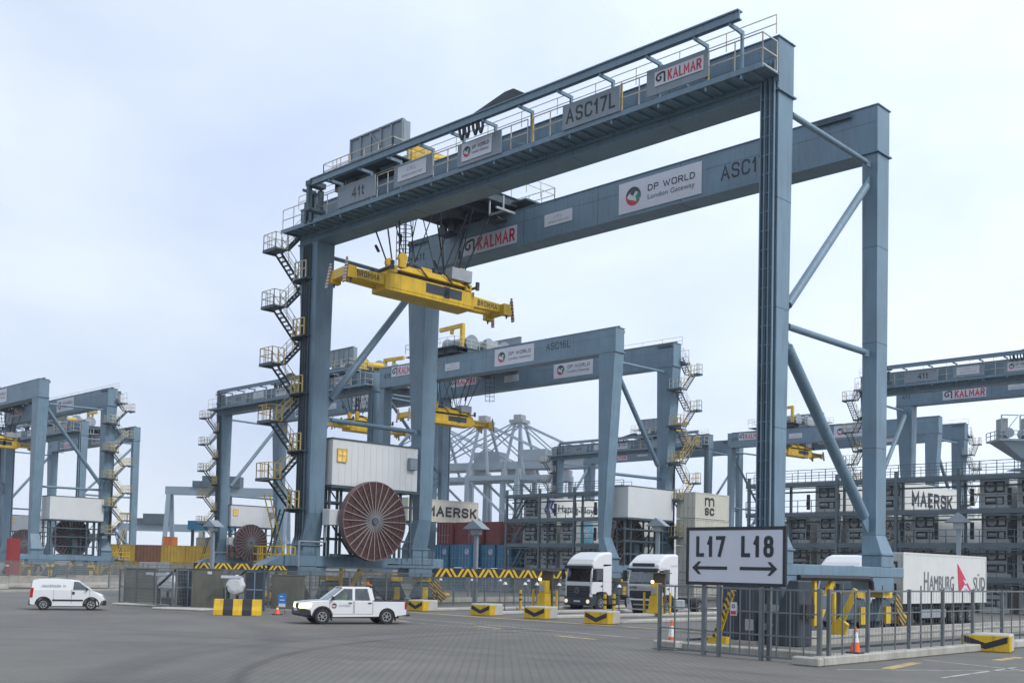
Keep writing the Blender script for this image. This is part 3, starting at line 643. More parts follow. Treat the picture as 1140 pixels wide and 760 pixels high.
    for x in (-35.4, -34.9): b.beam((x, -1.6, 1.2), (x, -.2, 6.0), .05, .1)
    for i in range(14): b.box(-35.4, -34.9, -1.6+.1*i-.06, -1.6+.1*i+.06, 1.2+i*.34, 1.25+i*.34)
    b.box(-35.6, -33.2, -1.9, -.5, 2.55, 2.61); b.build('lower_ladder', CRANE2, root)
    b = P(); 
    for a, c_ in (((-35.6, -1.9), (-33.2, -1.9)), ((-35.6, -1.9), (-35.6, -.5)), ((-33.2, -1.9), (-33.2, -.5))): railing(b, (*a, 2.61), (*c_, 2.61), 1.0, .03, .5, 3)
    for a, c_ in (((-35.45, -1.4, 6.9), (-35.45, -.1, 2.7)), ((-34.85, -1.4, 6.9), (-34.85, -.1, 2.7))): b.beam(a, c_, .06, .06)
    b.build('lower_railing', YEL, root)
    # bogies with their guards
    for x in (-.30, -33.55):
        for y in (-.1, 2.4, 7.7, 10.2):
            b = P(); b.hexa([(x-.28, y-.95, .45), (x+.28, y-.95, .45), (x+.28, y+.95, .45), (x-.28, y+.95, .45)], [(x-.28, y-.35, 1.5), (x+.28, y-.35, 1.5), (x+.28, y+.35, 1.5), (x-.28, y+.35, 1.5)])
            b.box(x-.2, x+.2, y-.2, y+.2, 1.5, 1.86)
            bo = b.build('bogie', CRANE2, root, bevel=.03)
            b = MB(OFF); b.box(x-.40, x-.29, y-.24, y+.24, .35, 1.15); b.build('bogie_plate', YEL, bo); b = MB(OFF); b.box(x+.29, x+.40, y-.24, y+.24, .35, 1.15); b.build('bogie_plate', YEL, bo)
            for d in (-.55, .55): b = MB(OFF); b.tube((x-.09, y+d, .40), (x+.09, y+d, .40), .32, 16); b.build('wheel', DARK, bo)
        for y, s in ((-1.9, -1), (11.9, 1)):
            b = P(); b.beam((x-.4, y, .25), (x-.4, y-s*.8, 1.6), .07, .55, up=(0, 1, 0)); b.beam((x+.36, y, .25), (x+.36, y-s*.8, 1.6), .07, .55, up=(0, 1, 0)); b.beam((x-.4, y-s*.3, .7), (x+.36, y-s*.3, .7), .06, .08)
            b.build('rail_guard', HAZARD, root)
            b = P(); b.box(x-.3, x+.3, min(y, y+s*.25), max(y, y+s*.25), .3, .8); b.tube((x, y+s*.2, .6), (x, y+s*.8, .6), .16, 12); b.build('buffer', YEL, root)
        for y in (-.1, 2.4, 7.7, 10.2): b = MB(OFF); b.box(x-.36, x+.36, y-.5, y+.5, 1.56, 1.84); b.build('bogie_cap', YEL, root)
        b = P(); 
        for y in (3.6, 6.4): b = MB(OFF); b.box(x-.3, x+.35, y-.8, y+.8, .55, 1.75); b.build('drive_box', CRANE2, root, bevel=.05)
        b = P(); b.beam((x+.5, 3.2, .4), (x+.5, 4.6, 2.4), .18, .3); b.box(x+.42, x+.6, 2.85, 3.05, .4, 2.4); b.build('rail_clamp', YEL, root)
    b = P(); b.pipe([(.36, 1.4, 2.45), (.36, 7.6, 2.45), (.36, 7.9, 2.3), (.36, 8.0, 1.9)], .12, 8); b.pipe([(.36, 1.4, 2.2), (.36, 2.3, 2.15), (.36, 2.5, 1.2)], .1, 8); b.pipe([(.36, 4.8, 2.2), (.36, 4.8, 1.3)], .1, 8)
    b.build('cable_hose', BLACK, root, smooth=True)
    return root

def make_trolley(root, xc):
    """crab on the girders; xc in the crane's own frame"""
    O = Vector((xc, 0, 0))+Vector(OFF)
    P = lambda: MB(O)
    b = P(); b.box(-3.2, 3.2, -.2, .95, 25.35, 25.75); b.box(-3.2, 3.2, 9.2, 10.4, 25.35, 25.75)
    for x in (-3.0, -1.0, 1.0, 3.0): b.box(x-.2, x+.2, -.2, 10.4, 25.30, 25.8)
    b.box(-3.3, 3.3, -1.0, 11.2, 25.8, 25.86); b.box(3.3, 4.6, 8.6, 11.2, 25.4, 25.5)
    tr = b.build('trolley', CRANE2, root)
    b = P(); b.box(-2.6, 2.3, .52, .62, 26.75, 28.5)
    for i in range(6): x = -2.6+4.9*i/5; b.box(x-.06, x+.06, .42, .52, 26.6, 28.55)
    b.box(-2.65, 2.35, .42, .66, 28.5, 28.6); b.beam((-.6, .45, 28.4), (.8, .45, 26.9), .06, .08)
    b.box(2.3, 2.4, .5, 1.0, 26.75, 28.5)
    b.build('wind_screen', GREYP, tr)
    b = P()
    for y in (2.6, 5.1, 7.6): b.tube((-2.2, y, 26.75), (1.6, y, 26.75), .72, 18); b.tube((-2.25, y, 26.75), (-2.15, y, 26.75), .92, 18); b.tube((1.55, y, 26.75), (1.65, y, 26.75), .92, 18)
    b.build('hoist_drum', GREYP, tr, smooth=True)
    for q in ((-2.9, -1.2, 1.2, 2.2, 25.86, 27.2), (1.9, 2.8, 3.5, 4.6, 25.86, 26.9), (1.9, 2.8, 6.2, 7.2, 25.86, 27.0), (-3.0, -2.4, 4.4, 6.2, 25.86, 27.3)): b = P(); b.box(*q); b.build('drive_unit', GALV, tr, bevel=.05)
    b = P(); b.box(-1.9, -1.5, 8.4, 8.8, 25.86, 28.75); b.beam((-1.9, 8.6, 28.6), (1.9, 8.6, 28.5), .3, .42); b.box(-.2, .15, 8.45, 8.75, 27.85, 28.35); b.build('service_jib', YEL, tr)
    b = MB(O); b.box(2.6, 3.1, .6, 2.0, 25.9, 27.1); b.tube((2.9, 2.0, 26.5), (3.2, 4.2, 26.6), .4, 10)
    b.build('motor_guard', YEL, tr)
    b = P()
    for a, c in (((-3.3, -1.0), (3.3, -1.0)), ((-3.3, 11.2), (4.6, 11.2)), ((-3.3, -1.0), (-3.3, 11.2)), ((3.3, -1.0), (3.3, 8.6)), ((4.6, 8.6), (4.6, 11.2))): railing(b, (*a, 25.86), (*c, 25.86), .95, .02, 1.2)
    railing(b, (-4.3, .4, 26.9), (-2.7, .4, 26.9), .8, .02, .8); b.box(-4.3, -2.7, .3, 1.3, 26.84, 26.9)
    b.build('railing', WRAIL, tr)
    for x in (-2.4, 2.2):
        for y in (1.6, 8.4):
            b = P(); b.box(x-.55, x+.55, y-.4, y+.4, 24.45, 24.6); b.beam((x-.4, y, 24.5), (x-.4, y, 25.4), .08, .08); b.beam((x+.4, y, 24.5), (x+.4, y, 25.4), .08, .08); b.tube((x-.45, y-.1, 24.95), (x-.45, y+.1, 24.95), .34, 14); b.tube((x+.45, y-.1, 24.95), (x+.45, y+.1, 24.95), .34, 14); b.build('sheave_block', DARK, tr)
    b = P(); b.box(-.4, .5, 2.6, 3.6, 24.2, 25.4); b.box(-1.2, 1.2, 3.6, 6.2, 24.6, 25.4)
    b.build('gearbox', DARK, tr)
    for y in (2.4, 7.0):
        b = P(); b.beam((3.0, y, 24.35), (4.4, y, 24.35), .12, .12); b.beam((4.4, y-.8, 24.35), (4.4, y+.8, 24.35), .12, .12); b.beam((3.0, y, 24.35), (3.0, y, 25.3), .1, .1); b.beam((4.2, y, 24.35), (4.2, y, 25.3), .1, .1); b.build('floodlight_bracket', GALV, tr)
    b = P()
    for dx in (-.35, .35):
        for dy in (-.35, .35): b.beam((-1.0+dx, 3.6+dy, 21.0), (-1.0+dx, 3.6+dy, 25.3), .035, .035)
    for i in range(9): z = 21.1+i*.5; b.ring((-1.0, 3.6, z), (0, 0, 1), .44, .49, .03, 8)
    b.build('cable_basket', DARK, tr)
    return tr

def make_spreader(loc, rz, label, drop=4.4):
    """yellow lifting spreader, long axis on local Y, origin at its centre line"""
    root = thing('container_spreader', label, 'spreader', loc, rz, 'yellow spreaders hung under the crane trolleys')
    b = MB(); 
    for x in (-.62, .62): b.box(x-.22, x+.22, -3.1, 3.1, -.05, .85)
    b.box(-.84, .84, -3.1, 3.1, -.22, -.05); b.box(-.84, .84, -3.15, -3.0, -.2, .9); b.box(-.84, .84, 3.0, 3.15, -.2, .9)
    mf = b.build('main_frame', YEL, root, bevel=.03)
    b = MB(); b.box(.845, .86, -.4, 2.2, .18, .75); b.box(.845, .86, .9, 1.3, .1, .8); b.build('hatch', DARK, mf)
    for s in (-1, 1):
        b = MB()
        for x in (-.5, .5): b.hexa([(x-.17, s*3.15, .05), (x+.17, s*3.15, .05), (x+.17, s*3.15, .72), (x-.17, s*3.15, .72)], [(x-.17, s*5.55, .12), (x+.17, s*5.55, .12), (x+.17, s*5.55, .62), (x-.17, s*5.55, .62)])
        b.box(-1.1, 1.1, s*5.55-.28, s*5.55+.28, .05, .62); b.box(-1.15, -.75, s*5.55-.32, s*5.55+.32, -.12, .3); b.box(.75, 1.15, s*5.55-.32, s*5.55+.32, -.12, .3)
        arm = b.build('telescopic_arm', YEL, root, bevel=.03)
        b = MB(); b.box(.671, .68, min(s*3.55, s*5.0), max(s*3.55, s*5.0), .18, .60); plate_ = b.build('name_band', YEL, arm)
        stext('BROMMA', Vector((.682, s*4.27, .39)), 1.5, .36, (0, 1, 0), ZP, BLACK, plate_, .22, off=.004)
        stext('BROMMA', Vector((-.682, s*4.27, .39)), 1.4, .30, (0, -1, 0), ZP, DARK, arm, .2, off=.004)
        for x in (-1.0, 1.0):
            b = MB(); b.tube((x, s*5.555, -.12), (x, s*5.555, -.32), .08, 8, .04); b.build('twistlock', DARK, arm)
            b = MB(); b.beam((x, s*5.88, .85), (x*1.08, s*6.03, -.45), .28, .06, up=(0, 1, 0)); b.beam((x, s*5.75, .5), (x, s*5.95, .5), .12, .12); b.tube((x, s*5.88, .7), (x, s*5.88, 1.05), .07, 8)
            b.build('corner_flipper', stripes_rw, arm)
    b = MB(); b.hexa([(-.95, -2.5, 1.06), (.95, -2.5, 1.06), (.95, 2.5, 1.06), (-.95, 2.5, 1.06)], [(-.7, -1.6, 1.5), (.7, -1.6, 1.5), (.7, 1.6, 1.5), (-.7, 1.6, 1.5)])
    b.box(-.9, .9, -2.9, -2.45, .86, 1.3); b.box(-.9, .9, 2.45, 2.9, .86, 1.3); b.box(-.5, .5, -.6, .2, 1.5, 1.75)
    hb = b.build('headblock', YEL, root, bevel=.04)
    b = MB(); b.box(.2, 1.0, 1.3, 2.8, 1.35, 2.1); b.build('control_box', GALV, hb, bevel=.03)
    for y in (-3.0, 3.1): b = MB(); b.beam((-.9, y, 1.15), (1.2, y, 1.15), .12, .12); b.box(1.1, 1.25, y-.1, y+.1, .95, 1.45); b.box(-1.25, -1.1, y-.1, y+.1, .95, 1.45); b.build('guide_arm', DARK, hb)
    b = MB(); b.box(-.7, .7, -2.9, 2.9, .852, 1.0); b.build('gap_shade', BLACK, mf)  # black filler painting the shade in the gap below the headblock
    for y in (-1.2, .6, 1.9): b = MB(); b.box(-.35, .55, y-.28, y+.28, 1.5, 1.78); b.pipe([(.5, y, 1.7), (.9, y+.3, 1.5), (.95, y+.8, 1.05)], .045); b.build('hydraulic_unit', DARK, hb)
    for x in (-.75, .75):
        for y in (-2.1, 2.1):
            b = MB(); b.box(x-.12, x+.12, y-.22, y+.22, 1.3, 1.85); b.tube((x-.1, y, 1.9), (x+.1, y, 1.9), .3, 14); b.build('sheave', YEL, hb)
            rp_ = MB(); sx = 1 if x > 0 else -1; sy = 1 if y > 0 else -1
            rp_.tube((x, y-.2, 1.95), (x+sx*1.2, y+sy*.5-.7, drop), .05, 6); rp_.tube((x, y+.2, 1.95), (x+sx*.5, y+sy*.9+.6, drop), .05, 6); rp_.tube((x+sx*.5, y-.5, 2.6), (x+sx*.72, y-.62, 3.0), .09, 6); rp_.tube((x*.6, y*.5, 1.9), (x*1.4, y*.5+sy*1.1, drop), .035, 6); rp_.tube((x*.6, y*.5, 1.9), (x*1.4, y*.5-sy*.9, drop), .035, 6)
            rp_.build('hoist_rope', BLACK, root)
    return root
stripes_rw = stripes('flipper_stripes', (0.55, 0.53, 0.51), (0.30, 0.10, 0.09), (0, 0.3, 1.0), 4.5)

CRG = 'blue grey rail mounted stacking cranes'
proto = make_crane()
def place(o, x0, y0, turned, label, ident, troll):
    """x0,y0: the corner of the crane nearest the road on its right"""
    o.location = (x0-17.2, y0+5.1, 0); o.rotation_euler = (0, 0, math.pi if turned else 0)
    tag(o, label, 'gantry crane', CRG)
    make_trolley(o, troll)
    Ov = Vector(OFF)
    if ident:
        sb = [c for c in o.children if c.get('label') == 'grey board with the crane number'][0]
        stext(ident, Vector((-9.03, -1.50, 24.0))+Ov, 3.0, .72, XP, ZP, BLACK, sb, .15)
        stext(ident, Vector((-7.15, 8.965, 23.75))+Ov, 3.3, .80, XP, ZP, BLACK, o, .13)
        stext(ident, Vector((-27.25, 10.205, 24.2))+Ov, 3.1, .72, -XP, ZP, BLACK, o, .13)
    return o
cr = [proto]+[copy_tree(proto) for _ in range(7)]
place(cr[0], 0, 0, False, 'largest nearest crane, its walkway girder high across the top of the photo', 'ASC17L', -27.4)
place(cr[1], -39.75, 38.4, True, 'crane behind the two white truck cabs, turned round with its house to the right', 'ASC16L', -10.2)
place(cr[2], -76, 39.0, False, "crane seen left of the nearest crane's zigzag stair, reel and white house below", None, -7.0)
place(cr[3], -114.0, 16.2, True, 'left crane cut by the photo edge, dark reel under a white house', None, -4.4)
place(cr[4], -150.5, 38.0, False, 'small crane framed inside the portal of the crane at the left edge', None, -15)
place(cr[5], 0, 75.5, False, 'crane above the reefer rack at the right edge, walkway girder facing the road', None, -10)
place(cr[6], -40.2, 110, True, 'far crane turned round, seen through the right portal of the nearest crane', None, -9)
place(cr[7], -77.5, 109, False, 'far crane with stair on its left end, just left of the big pale leg', None, -12)
sp = make_spreader((-26.5, 3.65, 18.8), R(-8.5), 'big yellow spreader hanging under the nearest crane', 5.6); sp.rotation_euler[0] = R(-2.2)
make_spreader((-66.9, 42.2, 18.6), R(-4), 'yellow spreader hanging under the turned crane behind the broad rear leg', 5.2)
make_spreader((-83.0, 43.6, 19.0), 0, "yellow spreader seen between the nearest crane's left legs", 4.9)
make_spreader((-143.6, 22, 19.0), 0, 'yellow spreader cut by the left edge of the photo', 6)
make_spreader((-65.5, 115.5, 21.5), R(-6), "far yellow spreader framed by the nearest crane's right portal", 3.5)

# ------------------------------------------------------------------ rails and plinths in the corridors between the blocks
def corridor(dx, far):
    for k, x in enumerate((-.3, 5.2)):
        b = MB(); b.box(dx+x-.035, dx+x+.035, -5.5, far, .0, .085); tag(b.build('crane_rail', DARK), 'steel crane rail set in the ground', 'rail', kind='structure')
    for k, x in enumerate((1.5, 3.4)):
        b = MB(); b.box(dx+x-.22, dx+x+.22, -4.5, far, 0, .30); tag(b.build('plinth', CONC), 'long pale concrete upstand beside the rail', 'plinth', kind='structure')
corridor(0, 70); corridor(-39.3, 90); corridor(-76, 90); corridor(-114, 80)

# ------------------------------------------------------------------ containers
def container(name, label, m, loc, L=11.0, h=2.6, group=None, side_txt=None, end='doors', rz=0, logo=None):
    """front-left-bottom at loc: spans X 0..2.2, Y 0..L"""
    t = thing(name, label, 'container', loc, rz, group)
    W = 2.2; b = MB()
    for x in (0, W-.12):
        for y in (0, L-.12): b.box(x, x+.12, y, y+.12, 0, h)
    for z in (0, h-.1):
        for x in (0, W-.09): b.box(x, x+.09, .12, L-.12, z, z+.1)
        for y in (0, L-.1): b.box(.12, W-.12, y, y+.1, z, z+.1)
    b.build('frame', m, t)
    b = MB(); n = int(L/.5); smooth_side = end == 'reefer'
    def wall(xf, s):
        ys = [.1]; xs = [0]
        if not smooth_side:
            y = .16
            while y < L-.5: ys += [y, y+.12, y+.25, y+.37]; xs += [0, .035, .035, 0]; y += .5
        ys += [L-.1]; xs += [0]
        vs = []
        for y, d in zip(ys, xs): vs += [(xf-s*d, y, .1), (xf-s*d, y, h-.1)]
        b.add(vs, [(2*i, 2*i+2, 2*i+3, 2*i+1) for i in range(len(ys)-1)])
    wall(W-.02, 1); wall(.02, -1)
    b.add([(.1, .1, h-.02), (W-.1, .1, h-.02), (W-.1, L-.1, h-.02), (.1, L-.1, h-.02)], [(0, 1, 2, 3)])
    b.add([(.1, .1, .03), (W-.1, .1, .03), (W-.1, L-.1, .03), (.1, L-.1, .03)], [(0, 1, 2, 3)])
    b.add([(.1, L-.04, .1), (W-.1, L-.04, .1), (W-.1, L-.04, h-.1), (.1, L-.04, h-.1)], [(0, 1, 2, 3)])
    sd = b.build('walls', m, t)
    if end == 'doors':
        for i in (0, 1):
            b = MB(); x0 = .13+i*(W/2-.125); b.box(x0, x0+W/2-.14, .03, .07, .12, h-.12); d = b.build('door', m, t)
            b = MB()
            for xx in (x0+.22, x0+.72): b.tube((xx, .0, .1), (xx, .0, h-.1), .022, 6); b.box(xx-.05, xx+.2, -.01, .02, 1.0, 1.05)
            b.build('lock_bar', GALV, d)
    elif end == 'reefer':
        cu = MB(); cu.box(.14, W-.14, .02, .1, .1, h-.12); u = cu.build('cooling_unit', REEFU, t)
        b = MB(); b.box(.35, W-.35, -.01, .02, 1.35, 2.2); b.build('fan_recess', DARK, u)
        b = MB(); b.ring((.8, -.02, 1.78), (0, 1, 0), .05, .36, .05, 20); b.build('fan_ring', GALV, u)
        b = MB(); b.box(1.3, 1.75, -.05, .02, 1.5, 2.05); b.build('controller', REEFU, u)
        b = MB(); b.box(.4, W-.4, -.01, .02, .45, 1.05); b.build('condenser_grille', BLACK, u)
        b = MB(); b.tube((.55, -.04, .75), (1.2, -.04, .75), .16, 10); b.box(1.35, 1.7, -.06, 0, .5, .95); b.build('compressor', GALV, u)
    else:
        b = MB(); b.box(.12, W-.12, .02, .07, .1, h-.1); b.build('end_wall', m, t)
    if side_txt:
        s, y, z, w_, hh, mt = side_txt; (stext if all(c in _G for c in s) else text)(s, Vector((W-.005, y, z)), w_, hh, (0, 1, 0), ZP, mt, sd, .22 if all(c in _G for c in s) else .012)
    return t
def roundel(par, c, r, m, right=(1, 0, 0)):
    b = MB(); n = Vector(right).cross(ZP); c = Vector(c)+n*.02; b.ring(c, n, r*.72, r, .02, 20); b.beam(c-Vector(right)*r*.4-ZP*r*.4, c+Vector(right)*r*.4+ZP*r*.4, .02, r*.3, up=Vector(right)); b.beam(c-Vector(right)*r*.1-ZP*r*.4, c+Vector(right)*r*.45+ZP*r*.05, .02, r*.2, up=Vector(right))
    return b.build('emblem', m, par)
# block 16 stacks: blue row, maroon row, one cream box on top
G1 = 'blue containers in the row behind the chevron fence'
names = ['first', 'second', 'third', 'fourth', 'fifth']
for i in range(5):
    x = -70.9+i*2.5
    t = container('shipping_container', 'blue container with round white emblem, %s from the pale leg in its row' % names[i], CBLUE, (x, 44.6-(1.2 if i == 2 else 0), 2.6), 5.5, 2.55, G1)
    roundel(t, (1.55, 0, 1.75), .32, SIGNW)
    container('shipping_container', 'blue container at the bottom of the stack, under the %s blue one' % names[i], CBLUE, (x, 44.6, 0), 5.5, 2.55, 'blue containers at the foot of the stack')
    if i < 4:
        container('shipping_container', 'maroon container standing on the %s blue one' % names[i], CRED, (x, 44.8+(.5 if i % 2 else 0), 5.2), 11 if i % 2 else 5.5, 2.5, 'maroon containers above the blue row', end='wall' if i % 2 else 'doors')
container('shipping_container', 'cream container with black name on its side, on top of the maroon row', CREAM, (-73.0, 40.2, 7.75), 11, 2.6, side_txt=('MAERSK', 6.7, 1.25, 8.0, 1.15, BLACK), end='wall')
container('shipping_container', 'cream container with a black m over sc beside the stair, top of its stack', CREAM, (-39.3, 47.6, 7.8), 5.8, 2.5, side_txt=('m', 2.4, 1.66, 1.6, .82, BLACK), end='doors')
tt = [o for o in SC.objects if o.get('label', '').startswith('cream container with a black m')][0]
stext('SC', Vector((2.195, 2.4, .72)), 1.6, .74, (0, 1, 0), ZP, BLACK, [c for c in tt.children if c.name.startswith('walls')][0], .24)
for k, z in enumerate((5.2, 2.6, 0)):
    container('shipping_container', 'plain cream container %s the one with the black m' % ['directly under', 'two places under', 'on the ground under'][k], CREAM, (-39.3, 47.6, z), 5.8, 2.55, 'cream containers in the stack by the stair', end='doors')
def star_panel(t, y, z, sz):
    w_ = [c for c in t.children if c.name.startswith('walls')][0]
    b = MB(); b.box(2.195, 2.205, y-sz, y+sz, z-sz, z+sz); p = b.build('emblem_panel', LBLUE, w_)
    b = MB(); pts = []
    for i in range(14):
        a = math.pi/2+i*math.pi/7; r_ = sz*.75 if i % 2 == 0 else sz*.33; pts.append((y+r_*math.cos(a), z+r_*math.sin(a)))
    b.prism(pts, 'x', 2.207, 2.212); b.build('star', SIGNW, p)
# ------------------------------------------------------------------ reefer racks with their boxes
def rack(x0, x1, y, posts, label, bays):
    t = thing('reefer_rack', label, 'container rack', (0, 0, 0))
    for x in posts:
        b = MB(); b.box(x-.11, x+.11, y-.12, y+.12, 0, 10.95); b.build('post', RACK, t)
        b = MB(); b.box(x-.09, x+.09, y+1.2, y+1.4, 0, 10.35); b.build('post', RACK, t)
    for z in (2.62, 5.18, 7.78, 10.35):
        b = MB(); b.box(x0, x1, y+.12, y+1.2, z-.05, z); b.box(x0, x1, y-.06, y+.12, z-.30, z+.05); b.box(x0, x1, y+1.2, y+1.34, z-.25, z)
        xx = x0
        while xx < x1: b.box(xx-.03, xx+.03, y+.12, y+1.2, z-.2, z-.05); xx += 1.25
        d = b.build('deck', RACK, t)
        b = MB(); railing(b, (x0, y, z+.05), (x1, y, z+.05), 1.05, .026, 1.25, 3); b.box(x0, x1, y+1.1, y+1.22, z-.75, z-.62); b.box(x0, x1, y+.02, y+.1, z-.48, z-.40)
        if z > 10: railing(b, (x0, y+1.25, z), (x1, y+1.25, z), 1.0, .02, 1.25, 2)
        b.build('railing', RACK, d)
        for i, xx in enumerate(bays):
            if i in (4, 5) and z > 10: continue
            b = MB(); b.box(xx+2.28, xx+2.52, y+1.0, y+1.19, z-2.2, z-.9); b.box(xx+2.30, xx+2.40, y+.9, y+1.0, z-1.9, z-1.5); b.build('socket_box', DARK, d)
    for z in (0, 2.62, 5.18, 7.78):
        b = MB(); a = posts[0] if posts[0] > x0 else posts[1]
        n = 8
        b.beam((a+.4, y+.4, z), (a+2.2, y+.4, z+2.55), .05, .2); b.beam((a+.4, y+1.0, z), (a+2.2, y+1.0, z+2.55), .05, .2)
        for i in range(1, n): b.box(a+.4+1.8*i/n-.12, a+.4+1.8*i/n+.12, y+.4, y+1.0, z+2.55*i/n-.02, z+2.55*i/n+.02)
        b.build('rack_stair', RACK, t)
    return t
bayR = [-28.9+i*2.78 for i in range(10)]; bayM = [-58.0+i*2.72 for i in range(5)]
rack(-29.2, -1.2, 44.0, [-28.9, -25.5, -20.5, -15.4, -10.4, -5.4, -1.4], 'four level steel rack of reefer boxes behind the sloping brace of the nearest crane', bayR)
rack(-59.2, -43.0, 44.0, [-58.9, -54.1, -49.3, -44.5], 'four level steel rack of reefer boxes behind the chevron fence and truck cabs', bayM)
ORD = ['first', 'second', 'third', 'fourth', 'fifth', 'sixth', 'seventh', 'eighth', 'ninth', 'tenth']
tier_n = ['ground row', 'second tier', 'third tier', 'top tier']
def fill(bays, y, rn, gaps, specials, wh):
    for i, x in enumerate(bays):
        for k, z in enumerate((0.02, 2.64, 5.2, 7.8)):
            if (i, k) in gaps: continue
            sp = specials.get((i, k))
            if sp:
                t = container('reefer_container', sp[0], REEFW, (x, y+sp[2], z), 11, 2.52, 'reefer boxes plugged in at the '+rn, side_txt=sp[1], end='reefer')
                if sp[3]: sp[3](t)
            else:
                container('reefer_container', 'reefer end, %s bay from the stair, %s, %s' % (ORD[i], tier_n[k], rn), REEFW if wh or random.random() < .65 else CGREY, (x, y+random.choice([0, 0, .35]), z), 11, 2.52, 'reefer boxes plugged in at the '+rn, end='reefer')
def hapag(t):
    w_ = [c for c in t.children if c.name.startswith('walls')][0]; b = MB(); c = Vector((2.205, 1.75, 1.3))
    for pts in ([(-.9, -.2), (-.3, .95), (.25, .95), (-.1, .1)], [(-.9, -.2), (-.1, -.05), (.2, -.95), (-.3, -.95)], [(.0, .1), (.35, .95), (.8, .95), (.3, .15), (.9, -.1), (.5, -.5), (.25, -.1)]):
        b.prism([(c.y+p[0]*1.0, c.z+p[1]*1.0) for p in pts], 'x', 2.2, 2.212)
    b.build('emblem', NAVY, w_)
fill(bayR, 45.6, 'rack behind sloping brace', {(0, 3), (1, 3), (3, 3), (5, 3), (4, 2), (6, 3), (6, 2), (9, 3)}, {
    (4, 3): ('white reefer box showing its side with big black name, top tier behind the sloping brace', ('MAERSK', 5.5, 1.25, 8.0, 1.25, BLACK), .2, None),
    (3, 2): ('white reefer box with black name over a second word, beside the sloping brace', ('MAERSK', 5.2, 1.75, 6.8, .7, BLACK), 0, lambda t: stext('SEALAND', Vector((2.195, 5.2, .75)), 6.8, .7, (0, 1, 0), ZP, BLACK, [c for c in t.children if c.name.startswith('walls')][0], .18)),
    (8, 3): ('plain white reefer box on the top tier, past the one with the big black name', None, 0, None)}, False)
fill(bayM, 45.6, 'rack behind truck cabs', {(0, 0), (1, 3), (2, 3), (3, 2), (3, 3), (4, 3), (5, 3), (5, 2), (6, 3), (7, 3), (7, 2)}, {
    (1, 2+1): None, (2, 2): None,
    (0, 3): ('white reefer box with blue arrow emblem and black name, top tier', ('Hapag-Lloyd', 6.4, 1.3, 6.6, 1.0, BLACK), .1, hapag),
    (2, 1): None,
    (2, 2): ('white reefer box with light blue star panel and black name, under the blue arrow one', ('MAERSK', 6.2, 1.3, 5.6, .9, BLACK), 0, lambda t: star_panel(t, 1.6, 1.25, 1.0))}, False)

# ------------------------------------------------------------------ vehicles (local: nose at y = 0 pointing to -Y, wheels on z = 0)
def wheel(par, x, y, r, wd, outer, rim=CHROME, name='wheel', ms=1.0):
    b = MB(); s = 1 if outer > 0 else -1
    prof_ = [(r*.62, wd*.5), (r*.9, wd*.5), (r, wd*.36), (r, -wd*.36), (r*.9, -wd*.5), (r*.62, -wd*.5)]; n = 24
    rings = [[Vector((x+dx, y+rad*math.cos(2*math.pi*i/n), r+rad*math.sin(2*math.pi*i/n))) for i in range(n)] for rad, dx in prof_]
    b.loft(rings, close=False); b.tube((x-wd*.2, y, r), (x+wd*.2, y, r), r*.62, n)
    w_ = b.build(name, RUB, par, smooth=True)
    b = MB(); xo = x+s*wd*.36
    b.ring((xo, y, r), (1, 0, 0), r*.5, r*.62, .03, n); b.tube((xo-s*.03, y, r), (xo+s*.02, y, r), r*.17, 12)
    for i in range(6):
        a = i*math.pi/3+.3; b.beam((xo, y+r*.1*math.cos(a), r+r*.1*math.sin(a)), (xo, y+r*.55*math.cos(a), r+r*.55*math.sin(a)), .03, r*.2, up=(1, 0, 0))
    b.build('rim', rim, w_)
    return w_
